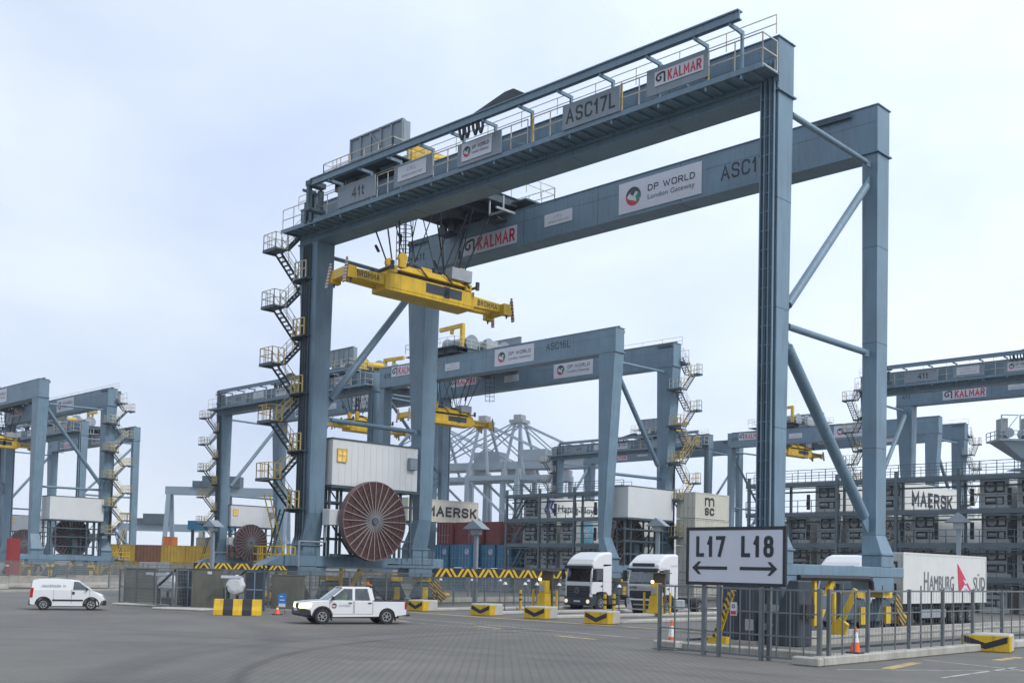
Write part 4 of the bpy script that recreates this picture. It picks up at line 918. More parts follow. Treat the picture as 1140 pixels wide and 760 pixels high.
def person(label, loc, rz, vest):
    """driver seated, hands forward on the wheel: one skinned mesh"""
    bm = bmesh.new(); lay = bm.verts.layers.skin.verify()
    J = {'pel': ((0, 0, .12), .15), 'abd': ((0, .02, .32), .14), 'chest': ((0, .03, .52), .165), 'neck': ((0, .02, .68), .06), 'jaw': ((0, -.01, .76), .08), 'head': ((0, 0, .86), .10), 'top': ((0, .01, .94), .07)}
    for s, k in ((-1, 'l'), (1, 'r')):
        J['sh'+k] = ((s*.19, .03, .60), .07); J['el'+k] = ((s*.25, -.12, .38), .05); J['wr'+k] = ((s*.15, -.36, .42), .035); J['ha'+k] = ((s*.13, -.43, .45), .04)
        J['hip'+k] = ((s*.10, -.03, .10), .10); J['kn'+k] = ((s*.13, -.42, .14), .075); J['an'+k] = ((s*.13, -.50, -.22), .05); J['to'+k] = ((s*.13, -.62, -.27), .04)
    V = {}
    for k, (p, r_) in J.items():
        v = bm.verts.new(p); v[lay].radius = (r_, r_); V[k] = v
    V['pel'][lay].use_root = True
    for a, c in [('pel', 'abd'), ('abd', 'chest'), ('chest', 'neck'), ('neck', 'jaw'), ('jaw', 'head'), ('head', 'top')]+[(a+k, c+k) for k in 'lr' for a, c in (('sh', 'el'), ('el', 'wr'), ('wr', 'ha'), ('hip', 'kn'), ('kn', 'an'), ('an', 'to'))]:
        bm.edges.new((V[a], V[c]))
    for k in 'lr': bm.edges.new((V['chest'], V['sh'+k])); bm.edges.new((V['pel'], V['hip'+k]))
    me = bpy.data.meshes.new('person'); bm.to_mesh(me); bm.free()
    tmp = bpy.data.objects.new('tmp', me); COL.objects.link(tmp); tmp.modifiers.new('s', 'SKIN'); sb = tmp.modifiers.new('d', 'SUBSURF'); sb.levels = 1
    bpy.context.view_layer.update()
    m2 = bpy.data.meshes.new_from_object(tmp.evaluated_get(bpy.context.evaluated_depsgraph_get())); bpy.data.objects.remove(tmp); bpy.data.meshes.remove(me)
    m2.materials.clear()
    for x in (vest, SKIN, TROUS, HAIR): m2.materials.append(x)
    for p in m2.polygons:
        c = p.center
        if c.z > .70: p.material_index = 3 if (c.z > .90 or c.y > .05) else 1
        elif c.y < -.37 and c.z > .3: p.material_index = 1
        elif c.z < .24: p.material_index = 2
        p.use_smooth = True
    o = bpy.data.objects.new('person', m2); COL.objects.link(o); o.location = loc; o.rotation_euler = (0, 0, rz)
    return tag(o, label, 'person')
SKIN = mat('skin', (0.45, 0.27, 0.19), 0.6); TROUS = mat('dark_trousers', (0.03, 0.035, 0.05), 0.8); HAIR = mat('dark_hair', (0.03, 0.022, 0.018), 0.7)
HIVIZ = mat('hi_vis_green', (0.42, 0.75, 0.06), 0.6); HIVIZY = mat('hi_vis_yellow', (0.80, 0.72, 0.08), 0.6)
def quadpanel(par, pts, m, name, th=.012, out=None):
    """thin pane through four or more points, pushed out along its normal"""
    P = [Vector(p) for p in pts]; n = (P[1]-P[0]).cross(P[2]-P[0]).normalized()
    if out is not None and n.dot(Vector(out)) < 0: n = -n
    k = len(P); b = MB(); b.add([p for p in P]+[p+n*th for p in P], [tuple(range(k)), tuple(range(k, 2*k))]+[(i, (i+1) % k, k+(i+1) % k, k+i) for i in range(k)])
    return b.build(name, m, par)
def tractor(name, label, loc, rz, style):
    t = thing(name, label, 'truck', loc, rz)
    W = 1.12; A = style == 'A'
    lowm = DARK if A else VWHITE
    # cab shell: lower body, back and side walls, roof with fairing; window openings left free
    b = MB()
    b.prism([(.02, 1.05), (0, 1.82), (2.05, 1.82), (2.05, .95), (1.75, .95), (1.5, 1.15), (1.0, 1.2), (.55, 1.15), (.4, .95)], 'x', -W, W)
    b.prism([(1.15, 1.82), (2.05, 1.82), (2.05, 3.0), (1.15, 3.0)], 'x', -W, -W+.06); b.prism([(1.15, 1.82), (2.05, 1.82), (2.05, 3.0), (1.15, 3.0)], 'x', W-.06, W)
    b.box(-W+.06, W-.06, 1.98, 2.05, 1.82, 3.0)
    for s in (-1, 1):
        b.beam((s*(W-.05), .02, 1.82), (s*(W-.12), .2, 2.80), .10, .12, up=(0, 1, 0)); b.box(min(s*W, s*(W-.06)), max(s*W, s*(W-.06)), .2, 1.15, 2.68, 2.8)
    b.build('cab_body', VWHITE, t, bevel=.04, seg=2)
    top = [(.13, 2.78), (.10, 2.95), (.30, 3.18), (.75, 3.50), (1.3, 3.66), (2.05, 3.70), (2.05, 2.85), (.25, 2.72)] if A else [(.12, 2.66), (.04, 2.72), (.08, 2.95), (.35, 3.15), (.75, 3.42), (1.2, 3.52), (2.05, 3.55), (2.05, 2.85), (.25, 2.6)]
    b = MB(); n0 = len(top); rings = []
    for x, sc in ((-W, .0), (-W+.16, .09), (W-.16, .09), (W, .0)):
        rings.append([Vector((x, y, z+(sc if z > 3.0 else 0))) for y, z in top])
    b.loft(rings); rf = b.build('roof', VWHITE, t, bevel=.05, seg=2)
    if not A:
        b = MB(); b.box(-.8, .8, .02, .06, 2.86, 3.06); b.build('roof_lamp_bar', DARK, rf)
        b = MB(); b.box(.55, .95, 1.2, 1.9, 3.53, 3.60); b.build('roof_hatch', DARK, rf)
    # glazing
    gl = quadpanel(t, [(-W+.12, .0, 1.86), (W-.12, .0, 1.86), (W-.18, .17, 2.70), (-W+.18, .17, 2.70)], GLASS, 'windscreen', out=(0, -1, 0))
    b = MB(); b.box(-.9, -.1, -.035, -.015, 1.9, 1.93); b.box(.05, .8, -.035, -.015, 1.9, 1.93); b.build('wiper', BLACK, gl)
    for s in (-1, 1):
        d = quadpanel(t, [(s*(W-.02), .16, 1.86), (s*(W-.02), 1.12, 1.86), (s*(W-.03), 1.12, 2.66), (s*(W-.03), .26, 2.66)], GLASS, 'side_window', out=(s, 0, 0))
        b = MB(); b.box(min(s*W, s*(W+.012)), max(s*W, s*(W+.012)), 1.12, 1.15, 1.0, 2.7); b.box(min(s*W, s*(W+.03)), max(s*W, s*(W+.03)), .95, 1.08, 1.5, 1.6); b.build('door_seam', DARK, t)
        b = MB(); b.box(min(s*(W+.12), s*(W+.36)), max(s*(W+.12), s*(W+.36)), -.02, .12, 1.95, 2.62); b.box(min(s*(W+.0), s*(W+.2)), max(s*(W+.0), s*(W+.2)), .05, .1, 2.5, 2.56); b.box(min(s*(W+.0), s*(W+.2)), max(s*(W+.0), s*(W+.2)), .05, .1, 2.0, 2.05); b.build('mirror', BLACK, t, bevel=.03)
    b = MB(); b.box(-W+.02, W-.02, -.12 if A else -.16, .1, 2.66, 2.86 if A else 2.76); b.build('sun_visor', BLACK if A else DARK, t, bevel=.02)
    # seats
    b = MB()
    for s in (-.5, .5): b.box(s-.24, s+.24, .85, 1.35, 1.45, 1.75); b.box(s-.24, s+.24, 1.3, 1.42, 1.7, 2.45)
    b.box(-W+.1, W-.1, .1, .35, 1.55, 1.86)
    b.build('seat', DARK, t)
    # front
    if A:
        b = MB(); b.box(-.98, .98, -.05, .05, .82, 1.56); gr = b.build('grille', BLACK, t, bevel=.03)
        b = MB()
        for i in range(4): b.hexa([(-.9+i*.03, -.10, .90+i*.17), (.9-i*.03, -.10, .90+i*.17), (.9-i*.03, -.05, .90+i*.17), (-.9+i*.03, -.05, .90+i*.17)], [(-.9+i*.03, -.08, .97+i*.17), (.9-i*.03, -.08, .97+i*.17), (.9-i*.03, -.05, .97+i*.17), (-.9+i*.03, -.05, .97+i*.17)])
        b.build('grille_slats', DARK, gr)
        b = MB(); c = Vector((0, -.13, 1.25)); b.ring(c, (0, 1, 0), .17, .20, .03, 24)
        for i in range(3): a = R(90+120*i); b.beam(c, c+Vector((math.cos(a)*.18, 0, math.sin(a)*.18)), .03, .04, up=(0, 1, 0))
        b.build('emblem', CHROME, gr)
        b = MB(); b.box(-1.13, 1.13, -.10, .55, .28, .84); bp_ = b.build('bumper', DARK, t, bevel=.06, seg=2)
        for s in (-1, 1):
            b = MB(); b.tube((s*.92, -.13, .56), (s*.92, -.05, .56), .13, 16); b.build('headlight', LAMPD, bp_)
        b = MB(); b.box(-.27, .27, -.125, -.10, .50, .62); b.build('number_plate', SIGNW, bp_)
        b = MB(); b.box(-1.06, -.96, -.03, .3, .86, 1.06); b.box(.96, 1.06, -.03, .3, .86, 1.06); b.build('corner_panel', VWHITE, t)
    else:
        b = MB(); b.box(-.95, .95, -.05, .03, .98, 1.42); gr = b.build('grille', BLACK, t, bevel=.03)
        b = MB(); 
        for i in range(3): b.box(-.9, .9, -.07, -.05, 1.04+i*.13, 1.08+i*.13)
        b.build('grille_slats', DARK, gr)
        b = MB(); b.box(-1.0, 1.0, -.06, .0, 1.50, 1.70); bd = b.build('name_panel', CHROME, t)
        faint_line(Vector((-.62, -.06, 1.60)), .5, .13, XP, ZP, BLACK, bd, n=4)
        b = MB(); b.box(-1.13, 1.13, -.08, .5, .26, .95); bp_ = b.build('bumper', VWHITE, t, bevel=.08, seg=2)
        b = MB(); b.prism([(-.8, .85), (.8, .85), (.66, .36), (-.66, .36)], 'y', -.10, -.06); bi = b.build('lower_grille', BLACK, bp_)
        b = MB(); b.box(-.6, .6, -.13, -.10, .56, .64); b.build('grille_bar', CHROME, bi)
        for s in (-1, 1):
            b = MB(); b.prism([(s*.86, .9), (s*1.1, .95), (s*1.1, .62), (s*.9, .62)], 'y', -.11, -.07); b.build('headlight', CHROME, bp_)
        b = MB(); b.box(-.25, .25, -.13, -.095, .28, .36); b.build('number_plate', SIGNW, bp_)
    # chassis, arches, steps, tank
    b = MB()
    for s in (-1, 1): b.box(s*.42-.06, s*.42+.06, .5, 5.3, .62, .84)
    for y in (2.4, 3.6, 5.2): b.box(-.42, .42, y-.06, y+.06, .64, .82)
    b.box(-.6, .6, 3.9, 4.9, .84, .98); b.box(-1.0, 1.0, 2.08, 2.2, .95, 2.6)
    b.build('chassis', DARK, t)
    for s in (-1, 1):
        b = MB(); b.box(min(s*.6, s*1.1), max(s*.6, s*1.1), 1.75, 2.9, .32, .9); b.build('side_tank', DARK if A else GALV, t, bevel=.06)
        b = MB(); b.box(min(s*.85, s*1.12), max(s*.85, s*1.12), .2, .5, .3, 1.05); b.build('step', lowm, t)
        b = MB(); b.ring((s*.98, 1.02, .47), (1, 0, 0), .52, .60, .26, 24); b.build('wheel_arch', DARK, t)
        wheel(t, s*.95, 1.02, .46, .30, s, GALV); wheel(t, s*.92, 4.4, .46, .50, s, GALV)
    return t
trA = tractor('truck_tractor', 'white lorry tractor with black slatted grille and two lit lamps', (-23.05, 14.5, 0), 0, 'A')
trB = tractor('truck_tractor', 'white lorry tractor with white bumper and dark roof visor, between first truck and big sign', (-16.35, 12.6, 0), R(1.5), 'B')
trC = tractor('truck_tractor', 'white lorry tractor mostly hidden by the right crane leg, only its roof showing', (-2.7, 10.6, 0), 0, 'B')
person('driver in yellow hi-vis behind the windscreen of the black grilled truck', (-23.05+.5, 14.5+1.12, 1.62), 0, HIVIZY)
def skeletal_trailer(loc, label):
    t = thing('container_trailer', label, 'trailer', loc)
    b = MB()
    for s in (-.45, .45): b.box(s-.07, s+.07, 0, 10.8, .82, 1.12)
    for y in (.1, 3, 6, 10.7): b.box(-1.08, 1.08, y-.1, y+.1, 1.0, 1.17)
    b.build('chassis', DARK, t)
    for y in (7.2, 8.4, 9.6):
        for s in (-1, 1): wheel(t, s*.9, y, .46, .34, s, GALV)
    for s in (-1, 1):
        b = MB(); b.box(s*.7-.06, s*.7+.06, 2.6, 2.75, .1, .95); b.build('landing_leg', DARK, t)
        b = MB(); b.box(min(s*1.0, s*1.04), max(s*1.0, s*1.04), 3.2, 6.3, .4, .85); b.build('side_guard', GALV, t)
        b = MB(); b.box(min(s*.75, s*1.1), max(s*.75, s*1.1), 6.7, 10.3, .96, .99); b.build('mudguard', DARK, t)
    return t
skeletal_trailer((-2.7, 14.6, 0), 'dark skeletal trailer carrying the white reefer with red sail emblem')
hs = container('reefer_container', 'white reefer container on a trailer, lettered beside a red sail emblem', REEFW, (-3.8, 15.5, 1.18), 11, 2.68, end='reefer')
hw = [c for c in hs.children if c.name.startswith('walls')][0]
text('H', Vector((2.195, 2.75, 1.20)), .55, 1.0, (0, 1, 0), ZP, GREYL2, hw); text('AMBURG', Vector((2.195, 4.75, 1.10)), 3.2, .80, (0, 1, 0), ZP, GREYL2, hw); text('SÜD', Vector((2.195, 9.95, 1.17)), 1.7, 1.0, (0, 1, 0), ZP, GREYL2, hw)
b = MB(); b.prism([(6.85, 2.2), (7.05, .62), (8.0, .85), (8.95, .55), (7.95, 1.35)], 'x', 2.195, 2.206); fl = b.build('emblem', REDP, hw)
b = MB(); b.prism([(7.1, .55), (7.9, 1.10), (8.85, .45), (7.95, .80)], 'x', 2.208, 2.212); b.prism([(7.6, 1.32), (7.9, .98), (8.3, 1.2), (8.0, 1.27)], 'x', 2.208, 2.212); b.build('emblem_wave', SIGNW, fl)
b = MB(); b.box(.0, .12, -.05, 0, 0, 2.6); b.box(2.1, 2.2, -.05, 0, 0, 2.6); b.build('corner_trim', CREAM, hs)

def car_body(t, low, green, Wl, Wt, zb, zt, m, belt):
    pass
def pickup():
    L, W = 4.68, .80
    t = thing('pickup_truck', 'white double cab pickup with lit headlamp and black bumper on the apron', 'pickup truck', (-15.0-.37*-2.34*0, -10.07, 0), R(-21.9))
    o = Vector((0, -2.3, 0)); P = lambda: MB(o)
    b = P()   # lower body with arches cut by profile
    def arch(yc, r_, n=8): return [(yc+r_*math.cos(math.pi*i/n), .34+r_*math.sin(math.pi*i/n)) for i in range(n+1)]
    prof_ = [(.06, .62), (.02, .80), (.10, .92), (.45, .985), (1.15, 1.03), (1.55, 1.03), (3.10, 1.03), (3.18, 1.0), (4.66, 1.0), (4.66, .42), (4.25, .38)]+arch(3.78, .44)[0:]+[(3.3, .34), (1.35, .32)]+arch(.92, .43)[0:]+[(.42, .40), (.1, .42)]
    rings = []
    for x, sh in ((-W, .04), (-W+.06, 0), (W-.06, 0), (W, .04)): rings.append([Vector((x, y+sh*(1 if y < .5 else 0), z-(sh*.8 if z > .9 else 0))) for y, z in prof_])
    b.loft(rings, close=False)
    for rg in (rings[0], rings[-1]): b.add([tuple(v) for v in rg], [tuple(range(len(rg)))])
    body = b.build('body', VWHITE, t, bevel=.02)
    b = P(); b.box(-W+.08, W-.08, 3.22, 4.60, .62, 1.005); b.build('load_bed', BLACK, t)
    b = P(); b.box(-W+.02, -W+.10, 3.2, 4.62, 1.0, 1.025); b.box(W-.10, W-.02, 3.2, 4.62, 1.0, 1.025); b.box(-W+.1, W-.1, 4.58, 4.64, 1.0, 1.025); b.build('bed_rail', BLACK, t)
    Wr = .64
    def side(y, z): return W-.03-(W-.03-Wr)*(z-1.03)/(.53)
    b = P()   # roof and pillars
    b.loft([[Vector((x, y, z)) for x, y, z in ((-Wr, 1.82, 1.545), (-Wr+.12, 1.78, 1.60), (Wr-.12, 1.78, 1.60), (Wr, 1.82, 1.545))], [Vector((x, y, z)) for x, y, z in ((-Wr, 3.02, 1.555), (-Wr+.12, 3.05, 1.61), (Wr-.12, 3.05, 1.61), (Wr, 3.02, 1.555))]])
    for s in (-1, 1):
        b.beam((s*(W-.05), 1.18, 1.02), (s*Wr, 1.86, 1.55), .07, .06); b.beam((s*(W-.04), 2.28, 1.02), (s*Wr, 2.30, 1.55), .05, .12, up=(0, 1, 0)); b.beam((s*(W-.05), 3.12, 1.02), (s*(Wr), 3.0, 1.55), .07, .20, up=(0, 1, 0))
        b.beam((s*(Wr), 1.84, 1.535), (s*(Wr), 3.02, 1.545), .06, .05)
    b.box(-W+.08, W-.08, 3.06, 3.16, 1.0, 1.25)
    b.build('cab_roof', VWHITE, t, bevel=.015)
    quadpanel(t, [Vector(p)+o for p in ((-W+.10, 1.16, 1.035), (W-.10, 1.16, 1.035), (Wr-.06, 1.80, 1.54), (-Wr+.06, 1.80, 1.54))], GLASS, 'windscreen', out=(0, -1, .5))
    quadpanel(t, [Vector(p)+o for p in ((-W+.12, 3.14, 1.24), (W-.12, 3.14, 1.24), (Wr-.08, 3.04, 1.53), (-Wr+.08, 3.04, 1.53))], GLASS, 'rear_window', out=(0, 1, 0))
    for s in (-1, 1):
        for pts in ([(1.32, 1.05), (2.22, 1.05), (2.24, 1.50), (1.86, 1.50)], [(2.36, 1.05), (3.0, 1.05), (2.93, 1.50), (2.36, 1.50)]):
            quadpanel(t, [Vector((s*(side(y, z)-.015), y, z))+o for y, z in pts], GLASS, 'side_window', out=(s, 0, .2))
        for y0, y1 in ((1.22, 2.27), (2.31, 3.14)):
            b = P(); x0, x1 = sorted((s*(W+.001), s*(W+.008)))
            b.box(x0, x1, y0, y1, .44, .45); b.box(x0, x1, y0, y0+.012, .44, 1.0); b.box(x0, x1, y1-.012, y1, .44, 1.0); d = b.build('door_seam', DARK, t)
            b = P(); x0, x1 = sorted((s*(W), s*(W+.035))); b.box(x0, x1, y1-.22, y1-.07, .90, .94); b.build('door_handle', BLACK, d)
        b = P(); x0, x1 = sorted((s*(W-.02), s*(W+.17))); b.box(x0, x1, 1.30, 1.40, 1.06, 1.20); b.build('mirror', BLACK, t, bevel=.02)
        b = P(); xi, xo = s*.42, s*.815; b.hexa([(xi, -.035, .69), (xo, .02, .69), (xo, .40, .72), (xi, .2, .69)], [(xi, -.005, .87), (xo, .06, .90), (xo, .46, .89), (xi, .2, .87)]); b.build('headlight', LAMP, t, bevel=.01)
        b = P(); x0, x1 = sorted((s*(W-.10), s*(W+.004))); b.box(x0, x1, 4.58, 4.675, .66, .98); b.build('tail_lamp', TAIL, t)
        for y in (.92, 3.78):
            wheel(t, s*(W-.10), y+o.y, .335, .22, s)
            b = P(); n = 10; r0_, r1_ = .375, .45; vs = []
            for i in range(n+1):
                a = math.pi*i/n; vs += [(s*(W-.02), y+r0_*math.cos(a), .34+r0_*math.sin(a)), (s*(W+.02), y+r0_*math.cos(a), .34+r0_*math.sin(a)), (s*(W+.02), y+r1_*math.cos(a), .34+r1_*math.sin(a)), (s*(W-.02), y+r1_*math.cos(a), .34+r1_*math.sin(a))]
            b.add(vs, [(4*i+k, 4*i+(k+1) % 4, 4*i+4+(k+1) % 4, 4*i+4+k) for i in range(n) for k in range(4)]); b.build('arch_flare', BLACK if y < 2 else VWHITE, t)
            b = P(); x0, x1 = sorted((s*(W-.2), s*(W-.02))); b.box(x0, x1, y+.40, y+.43, .16, .45); b.build('mud_flap', BLACK, t)
    b = P(); b.loft([[Vector((x, y, z)) for y, z in ((-.02, .34), (-.06, .45), (-.04, .66), (.10, .70), (.42, .62), (.46, .38))] for x in (-W-.01, -W+.2, W-.2, W+.01)]); bm_ = b.build('bumper', BLACK, t, bevel=.03)
    b = P(); b.box(-.25, .25, -.075, -.05, .56, .66); b.build('number_plate', SIGNW, bm_)
    b = P(); b.box(-.38, .38, -.0, .07, .70, .87); b.build('grille', DARK, t, bevel=.02)
    b = P(); b.box(-W+.05, W-.05, 4.66, 4.86, .36, .44); b.box(-.3, .3, 4.66, 4.80, .44, .60); b.build('rear_bumper', BLACK, t, bevel=.02)
    b = P(); b.box(-.55, .55, .4, 4.4, .26, .40); b.box(-W+.12, W-.12, 1.4, 3.3, .30, .40); b.build('underbody', BLACK, t)
    b = P(); 
    for s in (-1, 1): b.beam((s*.62, 3.28, 1.0), (s*.58, 3.22, 1.66), .05, .05); b.beam((s*.62, 3.75, 1.0), (s*.58, 3.25, 1.5), .04, .04)
    b.beam((-.6, 3.22, 1.62), (.6, 3.22, 1.62), .05, .05); rb = b.build('roll_bar', BLACK, t)
    b = P(); b.box(-.55, .1, 3.14, 3.30, 1.66, 1.72); b.tube((-.35, 3.22, 1.72), (-.35, 3.22, 1.83), .07, 10, .05); b.build('beacon', CORNG, rb)
    b = P()
    for s in (-.36, .36):
        for y in (2.05, 2.85): b.box(s-.22, s+.22, y, y+.12, .7, 1.32); b.box(s-.22, s+.22, y-.4, y, .6, .75)
    b.box(-W+.12, W-.12, 1.3, 1.5, .8, 1.04); b.build('seat', DARK, t)
    for s in (-1, 1):
        n = Vector((s, 0, 0)); rt = (0, -s, 0) if s < 0 else (0, 1, 0)
        cc = Vector((s*(W+.006), 1.42, .80))+o
        emblem(cc, .11, (0, 1, 0) if s > 0 else (0, -1, 0), ZP, t)
        text('DP WORLD', Vector((s*(W+.004), 1.88, .80))+o, .52, .09, (0, 1, 0) if s > 0 else (0, -1, 0), ZP, GREYL, t)
    return t
pk = pickup()
prz = R(-21.9); f_ = Vector((math.sin(-prz), -math.cos(prz), 0))
pl = pk.matrix_basis @ Vector((.36, -2.3+1.98, .62))
person('driver in green hi-vis seen through the side window of the pickup', pl, prz, HIVIZ)

def van():
    W = .74
    t = thing('panel_van', 'small white panel van with black sills and red tail lamps, far left', 'van', (-30.9, -15.55, 0), R(155))
    o = Vector((0, -1.75, 0)); P = lambda: MB(o)
    def arch(yc, r_, n=8): return [(yc+r_*math.cos(math.pi*i/n), .28+r_*math.sin(math.pi*i/n)) for i in range(n+1)]
    low = [(.04, .40), (.0, .56), (.06, .70), (.20, .80), (.62, .96), (.80, 1.0), (3.46, 1.0), (3.50, .62), (3.50, .30), (3.2, .26)]+arch(2.88, .36)+[(2.5, .22), (1.1, .22)]+arch(.68, .36)+[(.30, .26), (.08, .28)]
    rings = [[Vector((x, y+sh*(1 if y < .4 else 0), z-(sh*.5 if .9 > z > .6 and y < .8 else 0))) for y, z in low] for x, sh in ((-W, .10), (-W+.09, 0), (W-.09, 0), (W, .10))]
    b = P(); b.loft(rings, close=False)
    for rg in (rings[0], rings[-1]): b.add([tuple(v) for v in rg], [tuple(range(len(rg)))])
    b.build('body', VWHITE, t, bevel=.02)
    Wt = .60
    up = [(1.62, 1.0), (1.55, 1.46), (1.75, 1.53), (2.3, 1.56), (3.1, 1.54), (3.38, 1.48), (3.46, 1.0)]
    def wx(z): return W-.01-(W-.01-Wt)*max(0, (z-1.0)/.56)**1.3
    b = P(); b.loft([[Vector((s*wx(z), y, z)) for y, z in up] for s in (-1, 1)], close=False)
    for s in (-1, 1): b.add([(s*wx(z), y, z) for y, z in up], [tuple(range(len(up)))])
    b.loft([[Vector((x, 1.22, z)) for x, z in ((-Wt, 1.40), (-Wt+.1, 1.46), (Wt-.1, 1.46), (Wt, 1.40))], [Vector((x, 1.72, z)) for x, z in ((-Wt-.02, 1.46), (-Wt+.1, 1.53), (Wt-.1, 1.53), (Wt+.02, 1.46))]])
    for s in (-1, 1): b.beam((s*(W-.05), .66, .98), (s*(Wt-.01), 1.28, 1.43), .06, .06); b.beam((s*(wx(1.05)-.02), 1.6, 1.0), (s*(wx(1.45)-.02), 1.55, 1.45), .05, .12, up=(0, 1, 0))
    b.build('cargo_shell', VWHITE, t, bevel=.03)
    quadpanel(t, [Vector(p)+o for p in ((-W+.1, .66, .99), (W-.1, .66, .99), (Wt-.05, 1.24, 1.42), (-Wt+.05, 1.24, 1.42))], GLASS, 'windscreen', out=(0, -1, .5))
    for s in (-1, 1):
        quadpanel(t, [Vector((s*(wx(z)-.02), y, z))+o for y, z in ((.80, 1.01), (1.54, 1.01), (1.50, 1.40), (1.30, 1.40))], GLASS, 'side_window', out=(s, 0, .2))
        x0, x1 = sorted((s*W, s*(W+.02))); b = P(); b.box(x0, x1, 1.06, 2.48, .46, .54); b.build('side_strip', BLACK, t)
        b = P(); x0, x1 = sorted((s*W, s*(W+.008))); b.box(x0, x1, .76, .77, .35, .98); b.box(x0, x1, 1.60, 1.612, .35, 1.0); b.box(x0, x1, 2.42, 2.43, .35, 1.0); sm = b.build('door_seam', DARK, t)
        b = P(); x0, x1 = sorted((s*W, s*(W+.03))); b.box(x0, x1, 1.46, 1.57, .80, .93); b.build('door_handle', BLACK, sm)
        b = P(); x0, x1 = sorted((s*(W-.02), s*(W+.14))); b.box(x0, x1, .86, .94, .98, 1.12); b.build('mirror', BLACK, t, bevel=.02)
        b = P(); x0, x1 = sorted((s*(W-.10), s*(W+.012))); b.hexa([(x0, 3.38, .62), (x1, 3.38, .62), (x1, 3.515, .62), (x0, 3.515, .62)], [(x0, 3.34, 1.10), (x1-s*.0, 3.34, 1.10), (x1, 3.47, 1.10), (x0, 3.47, 1.10)]); b.build('tail_lamp', TAIL, t)
        b = P(); x0, x1 = sorted((s*.42, s*.70)); b.hexa([(x0, .0, .58), (x1, .12, .58), (x1, .4, .58), (x0, .2, .58)], [(x0, .08, .74), (x1, .22, .76), (x1, .4, .76), (x0, .2, .74)]); b.build('headlight', CHROME, t)
        for y in (.68, 2.88): wheel(t, s*(W-.09), y+o.y, .285, .19, s)
        b = P(); x0, x1 = sorted((s*(W-.02), s*(W+.015))); n = 10
        for yc in (.68, 2.88):
            vs = []
            for i in range(n+1):
                a = math.pi*i/n; e = (math.cos(a), math.sin(a)); vs += [(x0, yc+.33*e[0], .28+.33*e[1]), (x1, yc+.33*e[0], .28+.33*e[1]), (x1, yc+.40*e[0], .28+.40*e[1]), (x0, yc+.40*e[0], .28+.40*e[1])]
            b.add(vs, [(4*i+k, 4*i+(k+1) % 4, 4*i+4+(k+1) % 4, 4*i+4+k) for i in range(n) for k in range(4)])
        b.build('arch_trim', BLACK, t)
        faint_line(Vector((s*(wx(1.2)+.004), 2.42, 1.2))+o, 1.15, .13, (0, 1, 0) if s > 0 else (0, -1, 0), Vector((-s*.2, 0, 1)).normalized(), GREYL, t, n=15)
    b = P(); b.box(-W+.02, W-.02, 3.46, 3.56, .24, .50); b.build('rear_bumper', BLACK, t, bevel=.03)
    b = P(); b.loft([[Vector((x, y, z)) for y, z in ((-.03, .26), (-.05, .40), (.0, .52), (.22, .50), (.30, .26))] for x in (-W+.0, -W+.2, W-.2, W-.0)]); b.build('bumper', BLACK, t, bevel=.02)
    b = P(); b.box(-.006, .006, 3.49, 3.515, .5, 1.45); b.box(-.2, .2, 3.5, 3.515, .56, .64); b.build('rear_door_seam', CGREY, t)
    faint_line(Vector((0, 3.49, 1.18))+o, .8, .10, (-1, 0, 0), ZP, GREYL, t, n=9)
    b = P(); b.box(-.5, .5, .3, 3.2, .18, .3); b.build('underbody', BLACK, t)
    b = P(); b.box(-.45, .45, 1.55, 1.62, .5, 1.4); b.box(-.55, -.15, 1.25, 1.5, .55, .75); b.box(.15, .55, 1.25, 1.5, .55, .75); b.build('bulkhead', DARK, t)
    return t
van()

